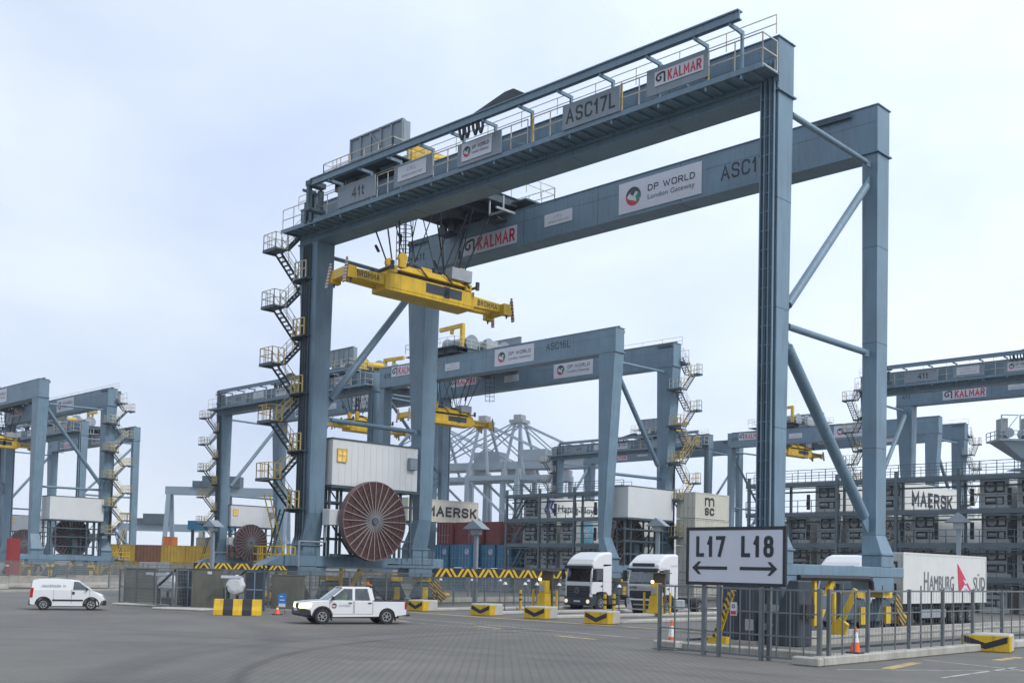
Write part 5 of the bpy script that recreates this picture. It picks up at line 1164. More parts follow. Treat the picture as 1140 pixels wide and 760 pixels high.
# ------------------------------------------------------------------ fences, kerbs, gate furniture
FS = mat('fence_steel', (0.15, 0.17, 0.178), 0.5, 0.4, 0.15, 2.0)
WIRE = mat('fence_wire', (0.22, 0.24, 0.235), 0.5, 0.3, 0.1, 2.0)
def fence(name, label, pts, h=2.1, pw=.09, mids=(.36, .70), wire=.15, wt=.010, gate=(), hwires=0, step=None, group=None, cat='fence', chev=None, extra=True):
    t = thing(name, label, cat, (0, 0, 0), 0, group)
    P2 = []
    for a, c in zip(pts, pts[1:]):
        a, c = Vector((*a, 0)), Vector((*c, 0)); n = 1 if not step else max(1, round((c-a).length/step))
        for i in range(n): P2.append((a.lerp(c, i/n), a.lerp(c, (i+1)/n)))
    ends = [P2[0][0]]+[q for p, q in P2]
    for e in ends:
        b = MB(); b.box(e.x-pw/2, e.x+pw/2, e.y-pw/2, e.y+pw/2, 0, h+.06); b.build('post', FS, t)
    for p, q in P2:
        d = (q-p).normalized(); p1, q1 = p+d*pw*.7, q-d*pw*.7; b = MB()
        for z in (.12, h): b.beam(p1+ZP*z, q1+ZP*z, .045, .055)
        for m_ in mids: b.beam(p1+ZP*h*m_, q1+ZP*h*m_, .03, .04)
        for e in (p1, q1): b.beam(e+ZP*.12, e+ZP*h, .04, .04)
        if extra:
            for k_ in ((.25, .5, .75) if not gate else (.33, .66)): mm = p1.lerp(q1, k_); b.beam(mm+ZP*.12, mm+ZP*(h+(.18 if gate and k_ < .5 else 0)), .035, .035)
        fr = b.build('panel_frame', FS, t)
        b = MB(); n = int((q1-p1).length/wire)
        for i in range(1, n):
            e = p1+(q1-p1)*i/n; b.beam(e+ZP*.12, e+ZP*h, wt, wt)
        for i in range(hwires): z = .15+(h-.2)*i/hwires; b.beam(p1+ZP*z, q1+ZP*z, wt, wt)
        b.build('wire_mesh', WIRE, fr)
    if chev:
        (a, c, z0, z1) = chev; a, c = Vector((*a, 0)), Vector((*c, 0)); d = (c-a).normalized(); n = d.cross(ZP); L = (c-a).length
        b = MB(); b.m = 0; b.beam(a+ZP*(z0+z1)/2, c+ZP*(z0+z1)/2, .06, z1-z0)
        b.m = 1; k = 0; pit_ = 2.0
        while (k+1)*pit_ < L:
            for lo_ in (.02, .46):
                e0 = a+d*(k*pit_+lo_); b.add([e0+n*.034+ZP*z0, e0+d*.24+n*.034+ZP*z0, e0+d*.70+n*.034+ZP*z1, e0+d*.46+n*.034+ZP*z1], [(0, 1, 2, 3)])
                e1 = a+d*((k+1)*pit_-lo_+.06); b.add([e1+n*.036+ZP*z0, e1-d*.24+n*.036+ZP*z0, e1-d*.70+n*.036+ZP*z1, e1-d*.46+n*.036+ZP*z1], [(0, 1, 2, 3)])
            k += 1
        b.build('chevron_board', [BLACK, YEL], t)
    return t
# right corner enclosure
fence('mesh_fence', 'galvanised mesh gate and fence panels below the big sign', [(2.2, -10.6), (4.75, -11.0), (6.35, -11.2), (8.22, -11.15)], 2.1, .10, (.36, .68), .22, .006)
fence('mesh_fence', 'galvanised mesh fence on a concrete kerb, running away from the corner at right', [(8.36, -10.9), (8.34, -8.5), (8.3, -5.6), (8.28, -3.0), (8.25, -.4), (8.22, 2.4), (8.22, 5.2), (8.2, 8), (8.2, 11), (8.2, 14)], 2.1, .10, (.36, .68), .22, .006, gate=True)
b = MB(); b.box(8.14, 8.56, -11.5, 3.0, 0, .27); b.box(7.7, 8.56, -11.8, -11.5, 0, .26); tag(b.build('kerb', CONC, bevel=.04), 'weathered concrete kerb under the right fence', 'kerb', kind='structure')
b = MB(); b.box(1.7, 2.6, -10.3, -9.8, 0, .30); b.box(2.3, 8.1, -9.9, -9.5, 0, .26); tag(b.build('kerb', CONC, bevel=.04), 'concrete kerb behind the mesh gate', 'kerb', kind='structure')
b = MB(); b.box(8.1, 8.55, 3.0, 40, 0, .28); tag(b.build('kerb', CONCL, bevel=.04), 'long pale kerb beyond the right fence', 'kerb', kind='structure')
# the direction sign
t = thing('direction_sign', 'white sign lettered L17 and L18 over two black arrows', 'sign', (5.30, -11.0, 0))
b = MB(); b.box(-1.66, 1.66, -.06, .0, 2.27, 3.86); f = b.build('panel', SIGNW, t)
b = MB()
pr_ = []
for (x0, x1, z0, z1) in ((-1.76, 1.76, 2.17, 2.27), (-1.76, 1.76, 3.86, 3.96), (-1.76, -1.66, 2.27, 3.86), (1.66, 1.76, 2.27, 3.86)): b.box(x0, x1, -.075, .02, z0, z1)
b.build('border', BLACK, t)
fy = -.062
def glyph(pr_name, boxes):
    b = MB()
    for q in boxes: b.prism(q, 'y', fy-.008, fy)
    return b.build(pr_name, BLACK, f)
stext('L17', Vector((-.86, fy, 3.36)), 1.06, .64, XP, ZP, BLACK, f, .20, gap=.26); stext('L18', Vector((.80, fy, 3.36)), 1.12, .64, XP, ZP, BLACK, f, .20, gap=.26)
for s, xc in ((-1, -.87), (1, .82)):
    pts = [(xc+s*.66, 2.70), (xc+s*.43, 2.90), (xc+s*.33, 2.90), (xc+s*.46, 2.75), (xc-s*.62, 2.75), (xc-s*.62, 2.65), (xc+s*.46, 2.65), (xc+s*.33, 2.50), (xc+s*.43, 2.50)]
    glyph('arrow', [pts])
for x in (-1.15, 1.15):
    b = MB(); b.box(x-.06, x+.06, .02, .14, 0, 3.8); b.build('post', FS, t)
b = MB(); b.box(-1.6, 1.6, .0, .05, 2.5, 2.6); b.box(-1.6, 1.6, .0, .05, 3.5, 3.6); b.build('back_rail', FS, t)
# small notice on the gate
t = thing('notice', 'small white and red notice fixed to the mesh gate', 'notice', (5.35, -11.13, 0))
b = MB(); b.box(-.11, .11, -.02, .0, 1.28, 1.68); n_ = b.build('plate', SIGNW, t); b = MB(); b.box(-.09, .09, -.028, -.021, 1.31, 1.42); b.build('red_band', REDP, n_); b = MB(); b.ring((0, -.025, 1.56), (0, 1, 0), .04, .06, .01, 12); b.build('symbol', BLACK, n_)
def cone(label, loc, h=.72, group='traffic cones'):
    t = thing('traffic_cone', label, 'traffic cone', loc, 0, group)
    b = MB(); b.box(-.21, .21, -.21, .21, 0, .05); b.build('base', BLACK, t, bevel=.02)
    b = MB(); b.tube((0, 0, .05), (0, 0, h), .15, 14, .03); b.build('body', ORANGE, t, smooth=True)
    b = MB(); b.tube((0, 0, h*.42), (0, 0, h*.80), .106, 14, .059); b.build('white_band', WHITE, t, smooth=True)
    return t
cone('orange and white cone standing on the kerb by the fence corner', (8.3, -9.2, .27), .78)
cone('orange and white cone behind the left end of the mesh gate', (1.95, -9.6, .0), .95)
cone('small faded orange cone under the blue sign', (-22.9, -8.5, 0), .42)
# equipment inside the right enclosure
t = thing('control_cabinet', 'tall dark grey steel cabinet behind the mesh gate', 'cabinet', (1.55, -4.4, 0))
b = MB(); b.box(-.75, .65, -.45, .45, .12, 2.25); c_ = b.build('body', DARK, t, bevel=.03); b = MB(); b.box(-.73, -.06, -.475, -.45, .2, 2.2); b.box(-.02, .63, -.475, -.45, .2, 2.2); b.build('door', DARK, c_); b = MB(); b.box(-.1, -.07, -.51, -.475, 1.1, 1.4); b.build('handle', GALV, c_); b = MB(); b.box(-.8, .7, -.5, .5, 0, .12); b.build('base', CONC, t); b = MB(); b.box(.25, .6, -.49, -.476, .5, .9); b.build('plate', GALV, c_)
t = thing('rail_stop', 'dark wedge shaped rail end stop behind the fence', 'rail stop', (3.35, -4.3, 0))
b = MB(); b.prism([(-.75, 0), (.55, 0), (.55, 2.35), (.15, 2.35)], 'y', -.5, .5); w_ = b.build('wedge', DARK, t, bevel=.04); b = MB(); b.box(.55, .75, -.3, .3, 1.0, 1.5); b.build('pad', RUB, w_)
t = thing('rail_stop', 'grey blue slab sided end stop left of the dark wedge', 'rail stop', (2.3, -3.9, 0))
b = MB(); b.prism([(-.6, 0), (.6, 0), (.6, 2.1), (-.5, 2.3)], 'y', -.35, .35); w_ = b.build('slab', CRANE2, t, bevel=.04); b = MB()
for z in (.5, 1.2): b.box(-.6, .55, -.42, -.35, z, z+.25)
b.build('rib', GALV, w_)
t = thing('marker_post', 'yellow hazard striped leaning frame behind the fence, left of the dark wedge', 'marker', (1.95, -6.4, 0), R(10))
b = MB(); b.beam((-.35, 0, .3), (.25, 0, 1.95), .08, .5, up=(0, 1, 0)); b.build('striped_plate', HAZARD, t); b = MB(); b.box(-.6, .1, -.15, .2, .05, .3); b.beam((-.3, .1, .2), (.2, .1, 1.7), .07, .07); b.build('bracket', YEL, t)
t = thing('rail_brake', 'yellow sloping arm with a hook foot behind the fence, centre of the right enclosure', 'rail brake', (3.4, -.6, 0))
b = MB(); b.beam((-.2, 0, .5), (.55, 0, 2.05), .12, .24); b.prism([(-.55, .25), (.1, .25), (.25, .7), (-.1, .95), (-.5, .6)], 'y', -.1, .1); b.box(-.42, -.3, -.08, .08, .5, 1.9); b.build('arm', YEL, t, bevel=.02)
b = MB(); b.box(-1.0, -.55, -.15, .15, 1.25, 1.8); b.build('sensor_box', GALV, t, bevel=.03)
# left corridor enclosure, the rail corridor with its chevron board
fence('mesh_fence', 'mesh fence with a yellow chevron board along its top, left of the truck cabs', [(-31.0, -9.6), (-31, 5), (-31, 25.5)], 2.1, .07, (.52,), .09, .012, step=3.0, hwires=9, chev=((-30.93, 9.0), (-30.93, 25.4), 1.92, 2.48), extra=False)
fence('mesh_fence', 'grey mesh fence across the rails between the two weathered walls', [(-37.6, -9.6), (-31.2, -9.7)], 2.0, .07, (.52,), .09, .012, step=2.1, hwires=10, extra=False)
fence('mesh_fence', 'grey mesh fence along the far side of the left rail corridor', [(-38.2, -9.0), (-38.2, 26)], 2.1, .07, (.52,), .10, .014, step=3.5, hwires=8, extra=False)
fence('mesh_fence', 'long grey mesh fence behind the small white van', [(-66, -13), (-72, -2.5), (-84, 14), (-92, 26)], 2.3, .08, (.5,), .12, .02, step=3.0, hwires=10, extra=False)
fence('mesh_fence', 'distant mesh fence with a chevron board under the reel of the far crane', [(-67.5, 4), (-67.5, 40)], 2.2, .08, (.5,), .12, .02, step=3.5, hwires=8, chev=((-67.43, 12), (-67.43, 26), 1.95, 2.5), extra=False)
fence('mesh_fence', 'grey green mesh screen at the back of the truck lanes', [(-30.5, 26.5), (-5.2, 26.5)], 2.0, .08, (.5,), .09, .014, step=2.6, hwires=10, extra=False)
for k, (x, y, l_) in enumerate(((-66.3, -9.3, 'first'), (-68.6, -5.6, 'second'), (-71.2, -1.4, 'third'), (-77.2, 7.0, 'fourth'), (-80.0, 11.0, 'fifth'))):
    t = thing('barrier_block', 'pale topped concrete barrier at the foot of the long left fence, %s from the left' % l_, 'concrete barrier', (x, y, 0), R(59), 'concrete barriers by the left fence')
    b = MB(); b.prism([(-.35, 0), (.35, 0), (.3, .25), (.16, .45), (.14, 1.0), (-.14, 1.0), (-.16, .45), (-.3, .25)], 'x', -1.5, 1.5); b.build('body', CONC, t, bevel=.03)
    b = MB(); b.box(-1.45, 1.45, -.15, .15, 1.0, 1.06); b.build('cap', CONCL, t)
b = MB()
for (p, q) in (((-58.5, -10.5), (-66.5, 5)), ((-66.5, 5), (-80, 22))): b.beam((*p, .07), (*q, .07), .5, .14)
tag(b.build('kerb', CONC), 'kerb edging the far left yard', 'kerb', kind='structure')
# weathered walls, mirrors, gates
def wall_slab(label, loc, rz, L, h=2.05):
    t = thing('concrete_wall', label, 'wall', loc, rz, 'weathered concrete wall slabs at the rail gate')
    b = MB(); b.box(-L/2, L/2, -.11, .11, 0, h); w_ = b.build('slab', OLIVE, t, bevel=.03)
    b = MB(); b.box(-L/2-.02, L/2+.02, -.13, .13, h, h+.06); b.build('coping', OLIVE, t); b = MB(); b.box(-L/2-.2, L/2+.2, -.4, .4, 0, .1); b.build('footing', CONC, t)
    return t, w_
t, w_ = wall_slab('weathered olive grey wall slab with a white plate, left of the rail gate', (-36.9, -8.6, 0), R(30), 2.0)
b = MB(); b.box(.35, .95, -.13, -.11, 1.72, 1.88); b.build('plate', SIGNW, w_)
t, w_ = wall_slab('weathered olive grey wall slab right of the rail gate, above the yellow barrier', (-29.4, -8.6, 0), R(32), 1.9, 2.15)
b = MB(); b.box(.0, .25, -.13, -.11, 1.9, 2.05); b.build('plate', SIGNW, w_)
wall_slab('weathered wall slab set back behind the yellow barrier and round hood', (-26.6, -5.4, 0), R(40), 1.8, 1.9)
def hood(label, loc, rz):
    t = thing('mirror_hood', label, 'mirror', loc, rz, 'round grey mirror hoods on posts')
    b = MB(); b.tube((0, -.28, 1.35), (0, .1, 1.35), .50, 8, .58); b.tube((0, -.34, 1.35), (0, -.28, 1.35), .30, 8, .50); h_ = b.build('hood', PANEL, t, bevel=.04)
    b = MB(); b.box(-.75, .3, -.35, -.05, 1.72, 1.86); b.build('visor', SIGNW, h_)
    b = MB(); b.box(-.06, .06, .08, .2, 0, 1.6); b.box(-.3, .3, 0, .3, .0, .5); b.box(-.5, -.4, -.2, .1, 0, 1.2); b.build('post', DARK, t)
hood('octagonal pale grey hood on a dark post, left of the rail gate', (-33.7, -8.7, 0), R(40)); hood('octagonal pale grey hood on a dark post, just above the yellow barrier', (-27.7, -7.9, 0), R(40))
def gate(label, loc, rz, w=1.1):
    t = thing('gate_frame', label, 'gate', loc, rz, 'narrow dark steel gates at the rail corridor')
    b = MB(); 
    for x in (-w/2, w/2): b.box(x-.05, x+.05, -.05, .05, 0, 2.15)
    b.box(-w/2, w/2, -.05, .05, 2.08, 2.18); b.beam((-w/2-1.0, 0, 1.2), (-w/2, 0, 2.15), .05, .4, up=(0, 1, 0)); b.build('frame', CRANE2, t)
    b = MB(); b.box(-w/2+.06, w/2-.06, -.02, .02, .15, 2.05); lf = b.build('leaf', DARK, t); b = MB(); b.box(-w/2+.05, w/2-.05, -.035, .035, 1.1, 1.17); b.box(-.03, .03, -.035, .035, .15, 2.05); b.build('bar', CRANE, lf)
gate('narrow dark gate beside the left weathered wall', (-31.0, -8.9, 0), R(42), 1.3); gate('narrow dark gate right of the round hood, behind the yellow barrier', (-26.9, -7.3, 0), R(42), 1.0)
b = MB(); b.beam((-36.4, -10.2, .06), (-33.2, -9.2, .06), 1.1, .12); tag(b.build('kerb', CONCL, bevel=.04), 'pale kerb island before the left wall', 'kerb', kind='structure')
b = MB(); b.beam((-30.4, -10.9, .06), (-27.6, -9.6, .06), 1.2, .12); tag(b.build('kerb', CONCL, bevel=.04), 'pale kerb island before the round hood', 'kerb', kind='structure')
# segmented plastic barrier, black and yellow
t = thing('road_barrier', 'segmented barrier, alternate yellow and black, left of the pickup', 'barrier', (-23.1, -10.65, 0), R(52))
for i in range(5):
    b = MB(); x = -1.1+i*.45
    b.loft([[Vector((xx, y, z)) for y, z in ((-.36, 0), (.3, 0), (.26, .3), (.12, .78), (-.12, .78), (-.22, .45), (-.33, .25))] for xx in (x, x+.45)]); b.build('segment', YEL if i % 2 == 0 else BLACK, t, bevel=.02)
t = thing('small_sign', 'small blue and white sign on a short stand beside the yellow barrier', 'sign', (-23.1, -8.1, 0), R(40))
b = MB(); b.box(-.2, .2, -.03, .0, .55, 1.05); p_ = b.build('plate', BSIGN, t); b = MB(); b.box(-.12, .12, -.038, -.031, .70, .75); b.box(-.12, .05, -.038, -.031, .88, .93); b.build('lettering', SIGNW, p_); b = MB(); b.box(-.17, .17, -.03, .0, .38, .55); b.build('lower_plate', SIGNW, t); b = MB(); b.box(-.17, -.13, 0, .04, 0, .6); b.box(.13, .17, 0, .04, 0, .6); b.box(-.17, .17, 0, .04, .5, .54); b.build('leg', FS, t)
# lane islands with chevron blocks
ISL = (-24.6, -19.7, -14.9, -10.0)
for k, x in enumerate(ISL):
    b = MB(); b.box(x-.45, x+.45, 2.6, 26, 0, .16); b.tube((x, 2.6, 0), (x, 2.6, .16), .45, 20); tag(b.build('kerb', CONCL, bevel=.03), 'pale kerbed island between truck lanes', 'kerb', kind='structure')
def block(label, loc, rz, L=1.35, half=False):
    t = thing('chevron_block', label, 'concrete block', loc, rz, 'concrete blocks with yellow and black chevron noses')
    b = MB(); b.box(-L/2, L/2, 0, 1.15, 0, .64); b.build('block', CONCL, t, bevel=.05)
    b = MB(); b.box(-L/2-.012, L/2+.012, -.012, .45, .0, .60); b.build('yellow_nose', YEL, t, bevel=.04)
    b = MB(); s = L/1.35
    for sg in (-1, 1): b.prism([(0, .10), (sg*.60*s, .34), (sg*.60*s, .56), (0, .31)] if sg > 0 else [(0, .10), (0, .31), (-.60*s, .56), (-.60*s, .34)], 'y', -.018, -.006)
    if half: b.prism([(.10, .56), (.34, .40), (.34, .16), (.02, .30)], 'x', L/2+.008, L/2+.018)
    b.build('chevron', BLACK, t)
block('concrete block with chevron nose just behind the pickup', (-24.5, 1.9, 0), 0); block('concrete block with chevron nose, second to the right of the pickup', (-18.7, 1.5, 0), R(8)); block('concrete block with chevron nose, below the yellow ticket post', (-14.9, 1.7, 0), R(8)); block('concrete block with chevron nose, below the black grilled truck', (-9.95, .7, 0), R(8)); block('concrete block with chevron nose at the end of the right fence', (8.7, -.4, 0), R(14), 1.6)
def ticket(label, loc, roof):
    t = thing('ticket_post', label, 'ticket post', loc, 0, 'yellow lane terminals')
    b = MB(); b.hexa([(-.38, -.3, 0), (.38, -.3, 0), (.38, .3, 0), (-.38, .3, 0)], [(-.30, -.25, 1.0), (.30, -.25, 1.0), (.30, .3, 1.0), (-.30, .3, 1.0)]); b.box(-.24, .24, -.2, .25, 1.0, 1.75); bd = b.build('body', YEL, t, bevel=.03)
    b = MB(); b.box(-.18, .18, -.23, -.2, 1.15, 1.5); b.build('screen', GALV, bd); b = MB(); b.ball((-.05, -.3, 1.82), .10, 10, 6); b.build('lamp', LAMPW, t)
    b = MB(); b.box(-.55, .65, -.5, .6, 2.3, 2.36); b.box(.32, .42, .25, .35, 0, 2.3); b.box(-.42, -.34, .25, .35, 0, 2.3); b.box(-.34, .32, .27, .33, 1.2, 2.3); b.build('canopy', mat('brown_steel', (.10, .085, .06), .7), t)
    for s in (-.85, 1.0):
        b = MB(); b.box(s-.05, s+.05, -.05, .05, 0, 1.2); b.build('guard_bar', YEL, t)
ticket('yellow lane terminal with a dark canopy, left of the black grilled truck', (-19.7, 7.6, .16), True); ticket('yellow lane terminal with a lit lamp, before the white bumpered truck', (-14.6, 11.6, .16), True)
b0 = None
for k, (x, y) in enumerate(((-9.9, 6.5), (-10.1, 5.2), (-23.9, 10.0))):
    t = thing('bollard', ['yellow bollard pair nearest the truck grille, right one', 'yellow bollard pair nearest the truck grille, left one', 'yellow bollard on the island behind the pickup'][k], 'bollard', (-15.6+k*.0 if k < 2 else x, 8.2+k*.8 if k < 2 else y, .0), 0, 'yellow lane bollards')
    b = MB(); b.tube((0, 0, 0), (0, 0, 1.25), .09, 12); b.build('tube', YEL, t, smooth=True); b = MB(); b.tube((0, 0, .9), (0, 0, 1.0), .095, 12); b.tube((0, 0, .6), (0, 0, .7), .095, 12); b.build('dark_band', BLACK, t)
LB = [(-22.7, 7.4), (-21.9, 8.3), (-21.4, 8.8), (-20.9, 9.3), (-20.5, 9.8), (-17.0, 11.2), (-36.4, 14.5), (-35.9, 17.2), (-35.5, 19.8), (-35.2, 22.6)]
for k, (x, y) in enumerate(LB):
    t = thing('lamp_post', '%s slim post with a white domed head in the truck lanes, counting from the left' % ['fifth', 'sixth', 'seventh', 'eighth', 'ninth', 'tenth', 'first', 'second', 'third', 'fourth'][k], 'post', (x, y, 0), 0, 'slim white headed posts')
    b = MB(); b.tube((0, 0, 0), (0, 0, 1.62), .035, 8); b.build('shaft', FS, t); b = MB(); b.tube((0, 0, 1.60), (0, 0, 1.72), .14, 14, .08); b.tube((0, 0, 1.72), (0, 0, 1.76), .08, 14, .03); b.build('dome', WHITE, t, smooth=True)
# posts with little pitched roofs
def roofpost(label, loc, h, m=GREYP):
    t = thing('roofed_post', label, 'sensor post', loc, R(18), 'sensor posts with small pitched roofs')
    b = MB(); b.box(-.13, .13, -.13, .13, 0, h-.6); b.build('post', m, t); b = MB(); b.prism([(-.78, h-.62), (.78, h-.62), (0, h)], 'y', -.6, .6); rf = b.build('roof', GREYP, t); b = MB(); b.box(-.3, .3, -.3, .3, h-1.0, h-.62); b.build('sensor', GALV, t)
roofpost('post with a small pitched roof above the white trailer container', (-3.7, 27.6, 0), 6.6); roofpost('post with a small pitched roof behind the white bumpered truck', (-26.0, 26.9, 0), 6.6); roofpost('post with a small pitched roof in front of the blue containers', (-32.0, 13.8, 0), 5.9); roofpost("post with a small pitched roof left of the far crane's leg", (-65.6, 12.8, 0), 6.4)

# ------------------------------------------------------------------ far things
YG = 'old containers stacked beyond the left fence'
for k, (x, y, z, m, l_) in enumerate(((-136.0, 36.0, 2.4, CYEL, 'mustard container at the left end of the far row, left of the brown one'), (-133.2, 38.6, 2.4, CBRN, 'brown container in the far row beyond the left fence'), (-130.6, 41.0, 2.4, CYEL, 'mustard container right of the brown one in the far row'), (-128.0, 43.6, 2.4, CYEL, 'long mustard container in the middle of the far row'), (-123.2, 47.4, 2.4, CBRN, 'brown red container at the right end of the far row'), (-134.8, 35.2, 0, CYEL, 'mustard container on the ground at the left of the far row'), (-127.6, 43.2, 0, CYEL, 'mustard container on the ground under the long one'), (-129.9, 43.0, 4.95, CORNG, 'small orange container standing on the far mustard row'), (-126.6, 46.6, 4.95, CGREY, 'grey container on the far row under the blue canopy'))):
    container('shipping_container', l_, m, (x, y, z), (5.5 if k not in (3, 4) else 7.5) if k != 7 else 1.4, 2.55 if k < 7 else 1.3, YG, rz=R(-50), end='wall')
t = thing('canopy', 'blue fascia canopy beyond the far containers', 'canopy', (-128.5, 49.5, 0), R(45))
b = MB(); b.box(-3.4, 3.2, -1.5, 1.5, 7.5, 8.9); b.build('fascia', CBLUE, t); b = MB()
for x in (-3, 2.8): b.box(x-.2, x+.2, -.2, .2, 0, 7.5)
b.build('post', CRANE2, t)
DRED = mat('container_red', (0.28, 0.02, 0.02), 0.6, streak=0.4)
t = thing('shipping_container', 'red container end standing at the left edge by the crane leg', 'container', (-99.5, 7.6, 0), R(45)); b = MB(); b.box(-.1, .3, 0, 2.6, .0, 4.7); bd = b.build('walls', DRED, t, bevel=.03); b = MB(); b.box(-.06, .26, -.02, 0, 1.6, 1.8); b.build('white_band', SIGNW, bd)
def far_gantry(name, label, loc, rz, L, h, m, n=3):
    t = thing(name, label, 'gantry crane', loc, rz)
    b = MB(); b.box(-L/2, L/2, -1.2, 1.2, h-2.2, h); b.build('girder', m, t)
    for i in range(n):
        x = -L/2+1+(L-2)*i/(n-1)
        for y in (-5, 5): b = MB(); b.beam((x, y, 0), (x, y*.25, h-2.2), 1.0, 1.0); b.build('leg', m, t)
        b = MB(); b.box(x-.4, x+.4, -4.2, 4.2, h*.35, h*.35+.9); b.build('sill', m, t)
    b = MB(); b.box(-L*.2, L*.1, -2.2, 2.2, h, h+3); b.box(-L*.28, -L*.2, -1.8, 1.8, h, h+1.6); b.build('machinery', CRANE2, t)
far_gantry('far_gantry_crane', 'small pale gantry crane on the horizon between the left cranes', (-283, 123, 0), R(45), 26, 13.8, STSP, 2)
far_gantry('far_gantry_crane', 'pale blue beam gantry on the horizon behind the stair of the far crane', (-241, 120, 0), R(45), 34, 23.0, STSP, 3)
for k, (x, y, h) in enumerate(((-214.5, 78, 13.0), (-226, 66, 10.5))):
    t = thing('light_mast', ['tall thin floodlight mast right of the left cranes', 'shorter floodlight mast near the left crane stair'][k], 'light mast', (x, y, 0), R(45), 'floodlight masts')
    b = MB(); b.tube((0, 0, 0), (0, 0, h), .22, 8, .12); b.build('mast', STSP, t); b = MB(); b.box(-1.6, 1.6, -.4, .4, h, h+.5); b.build('lamp_head', GALV, t)
def sts(label, loc, rz):
    t = thing('quay_crane', label, 'quay crane', loc, rz, 'quay cranes on the horizon'); m = STSP
    for x in (-14, 14):
        for y in (-9, 9): b = MB(); b.beam((x, y, 0), (x*.96, y, 47), 2.0, 2.0, up=(0, 1, 0)); b.build('leg', m, t)
    for x in (-14, 14): b = MB(); b.box(x-1, x+1, -9, 9, 44.5, 47); b.build('portal_beam', m, t); 
    for y in (-9, 9): b = MB(); b.box(-14, 14, y-1, y+1, 20, 22.2); b.build('sill_beam', m, t); b = MB(); b.beam((-13.5, y, 22), (13.5, y, 45), 1.0, 1.0); b.build('portal_brace', m, t); b = MB(); b.box(-14, 14, y-.9, y+.9, 44.4, 46.6); b.build('portal_beam', m, t)
    b = MB(); b.box(-34, 60, -4.5, -2.5, 50, 53.5); b.box(-34, 60, 2.5, 4.5, 50, 53.5)
    for i in range(20): x = -34+i*4.9; b.box(x-.3, x+.3, -2.5, 2.5, 50.4, 51)
    for x in (-13.5, 13.5): b.box(x-.8, x+.8, -9, 9, 47, 50)
    b.build('boom', GREYP, t)
    b = MB(); b.box(-26, -12, -4.6, 4.6, 53.6, 59); b.build('machinery_house', GREYP, t)
    ap = Vector((10, 0, 73))
    for y in (-8, 8):
        for x in (14, 3): b = MB(); b.beam((x, y, 47), (ap.x+(1 if x > 9 else -1.5), y*.32, ap.z), 1.1, 1.1, up=(0, 1, 0)); b.build('apex_leg', m, t)
    b = MB(); b.box(ap.x-3.6, ap.x+3.6, -4, 4, 72.5, 74); b.box(ap.x-2, ap.x+2, -2.5, 2.5, 74, 76.5); b.build('apex_platform', CGREY, t)
    for y in (-3.5, 3.5):
        for xe in (36, 57, -14, -33): b = MB(); b.tube((ap.x, y, 73), (xe, y, 53.5), .34, 6); b.build('stay', m, t)
sts('quay crane with the tallest apex, right of the group on the horizon', (-332, 340, 0), R(196)); sts('quay crane in the middle of the group on the horizon', (-349, 333, 0), R(196)); sts('quay crane at the left of the group, partly behind the near leg', (-377, 330, 0), R(196))
t = thing('pedestal_crane', 'pale tower with a railed machinery platform at the right edge', 'crane tower', (-35.8, 132.2, 0), R(45)); m = STSP
b = MB(); b.hexa([(-1.2, -1.2, 0), (1.2, -1.2, 0), (1.2, 1.2, 0), (-1.2, 1.2, 0)], [(-.9, -.9, 21), (.9, -.9, 21), (.9, .9, 21), (-.9, .9, 21)]); b.build('tower', m, t)
b = MB(); b.hexa([(-1.4, -1, 20.5), (3.5, -1, 20.5), (3.5, 1, 20.5), (-1.4, 1, 20.5)], [(-5.2, -2, 23.2), (6, -2, 23.2), (6, 2, 23.2), (-5.2, 2, 23.2)]); b.box(-5.6, 6, -2.2, 2.2, 23.2, 23.5); pf = b.build('platform', m, t)
b = MB(); railing(b, (-5.6, -2.2, 23.5), (6, -2.2, 23.5), 1.2, .05, 1.4); railing(b, (-5.6, -2.2, 23.5), (-5.6, 2.2, 23.5), 1.2, .05, 1.4)
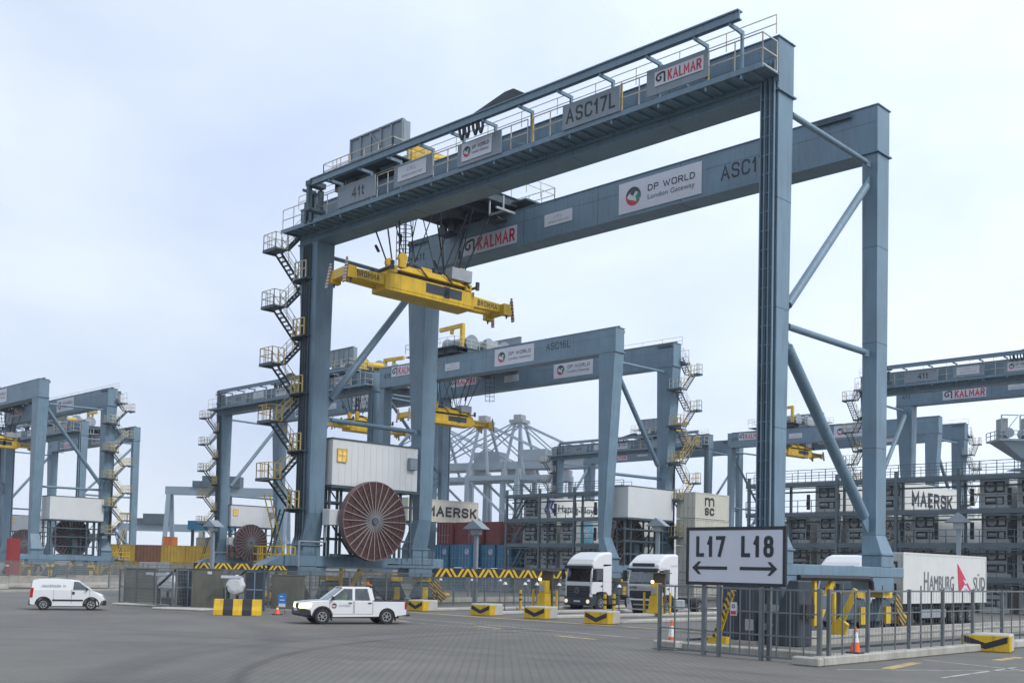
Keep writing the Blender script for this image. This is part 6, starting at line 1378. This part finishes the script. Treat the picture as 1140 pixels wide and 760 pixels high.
for z in (14, 16.5, 19): b.box(-2.6, 2.6, -1.8, 1.8, z, z+.15); railing(b, (-2.6, -1.8, z), (2.6, -1.8, z), 1.1, .05, 1.3)
b.build('railing', STSP, pf)
for x, w_, h in ((-4.2, .8, 3.2), (-.4, .9, 3.4), (2.2, 2.4, 2.4), (5, 1.5, 3.6)):
    b = MB(); b.box(x-w_/2, x+w_/2, -1.1, 1.1, 23.5, 23.5+h); b.build('machine_box', CGREY if w_ < 1 else PANEL, t)
for x0, z0 in ((-5, 23.5), (-2.2, 23.5), (.8, 23.5), (3.4, 23.5)):
    b = MB(); b.beam((x0, -1.6, z0), (x0, -1.6, z0+3.6), .16, .16); b.beam((x0, -1.6, z0+3.6), (x0+2.6, -1.6, z0+3.6), .14, .14); b.beam((x0, -1.6, z0+.3), (x0+2.4, -1.6, z0+3.4), .10, .10); b.tube((x0+1.3, -1.4, z0+1.0), (x0+1.3, .6, z0+1.0), .75, 12); b.build('hoist_frame', STSP, t)
b = MB(); b.pipe([(3.5, 0, 26), (5, 0, 28.6), (7, 0, 29.2)], .12); b.pipe([(-.4, 0, 26.9), (.6, 0, 28), (1.6, 0, 27.9)], .1); b.build('pipe', STSP, t)

# ------------------------------------------------------------------ the air
b = MB(); b.box(-520, 120, -90, 520, -.9, 95)
hz_m = bpy.data.materials.new('air'); hz_m.use_nodes = True; ht = hz_m.node_tree; ht.nodes.clear()
ho = nn(ht, 'ShaderNodeOutputMaterial'); hv = nn(ht, 'ShaderNodeVolumePrincipled'); hv.inputs['Color'].default_value = (0.86, 0.92, 1.0, 1); hv.inputs['Density'].default_value = 0.00028; hv.inputs['Anisotropy'].default_value = 0.2
ht.links.new(hv.outputs[0], ho.inputs['Volume'])
tag(b.build('haze', hz_m), 'thin pale haze over the terminal', 'haze', kind='stuff')

# ------------------------------------------------------------------ to metres
S = Matrix.Scale(K, 4)
for me in bpy.data.meshes: me.transform(S)
for o in SC.objects:
    if o.type in ('CAMERA', 'LIGHT'): continue
    o.location = o.location*K
    for md in o.modifiers:
        if md.type == 'BEVEL': md.width *= K
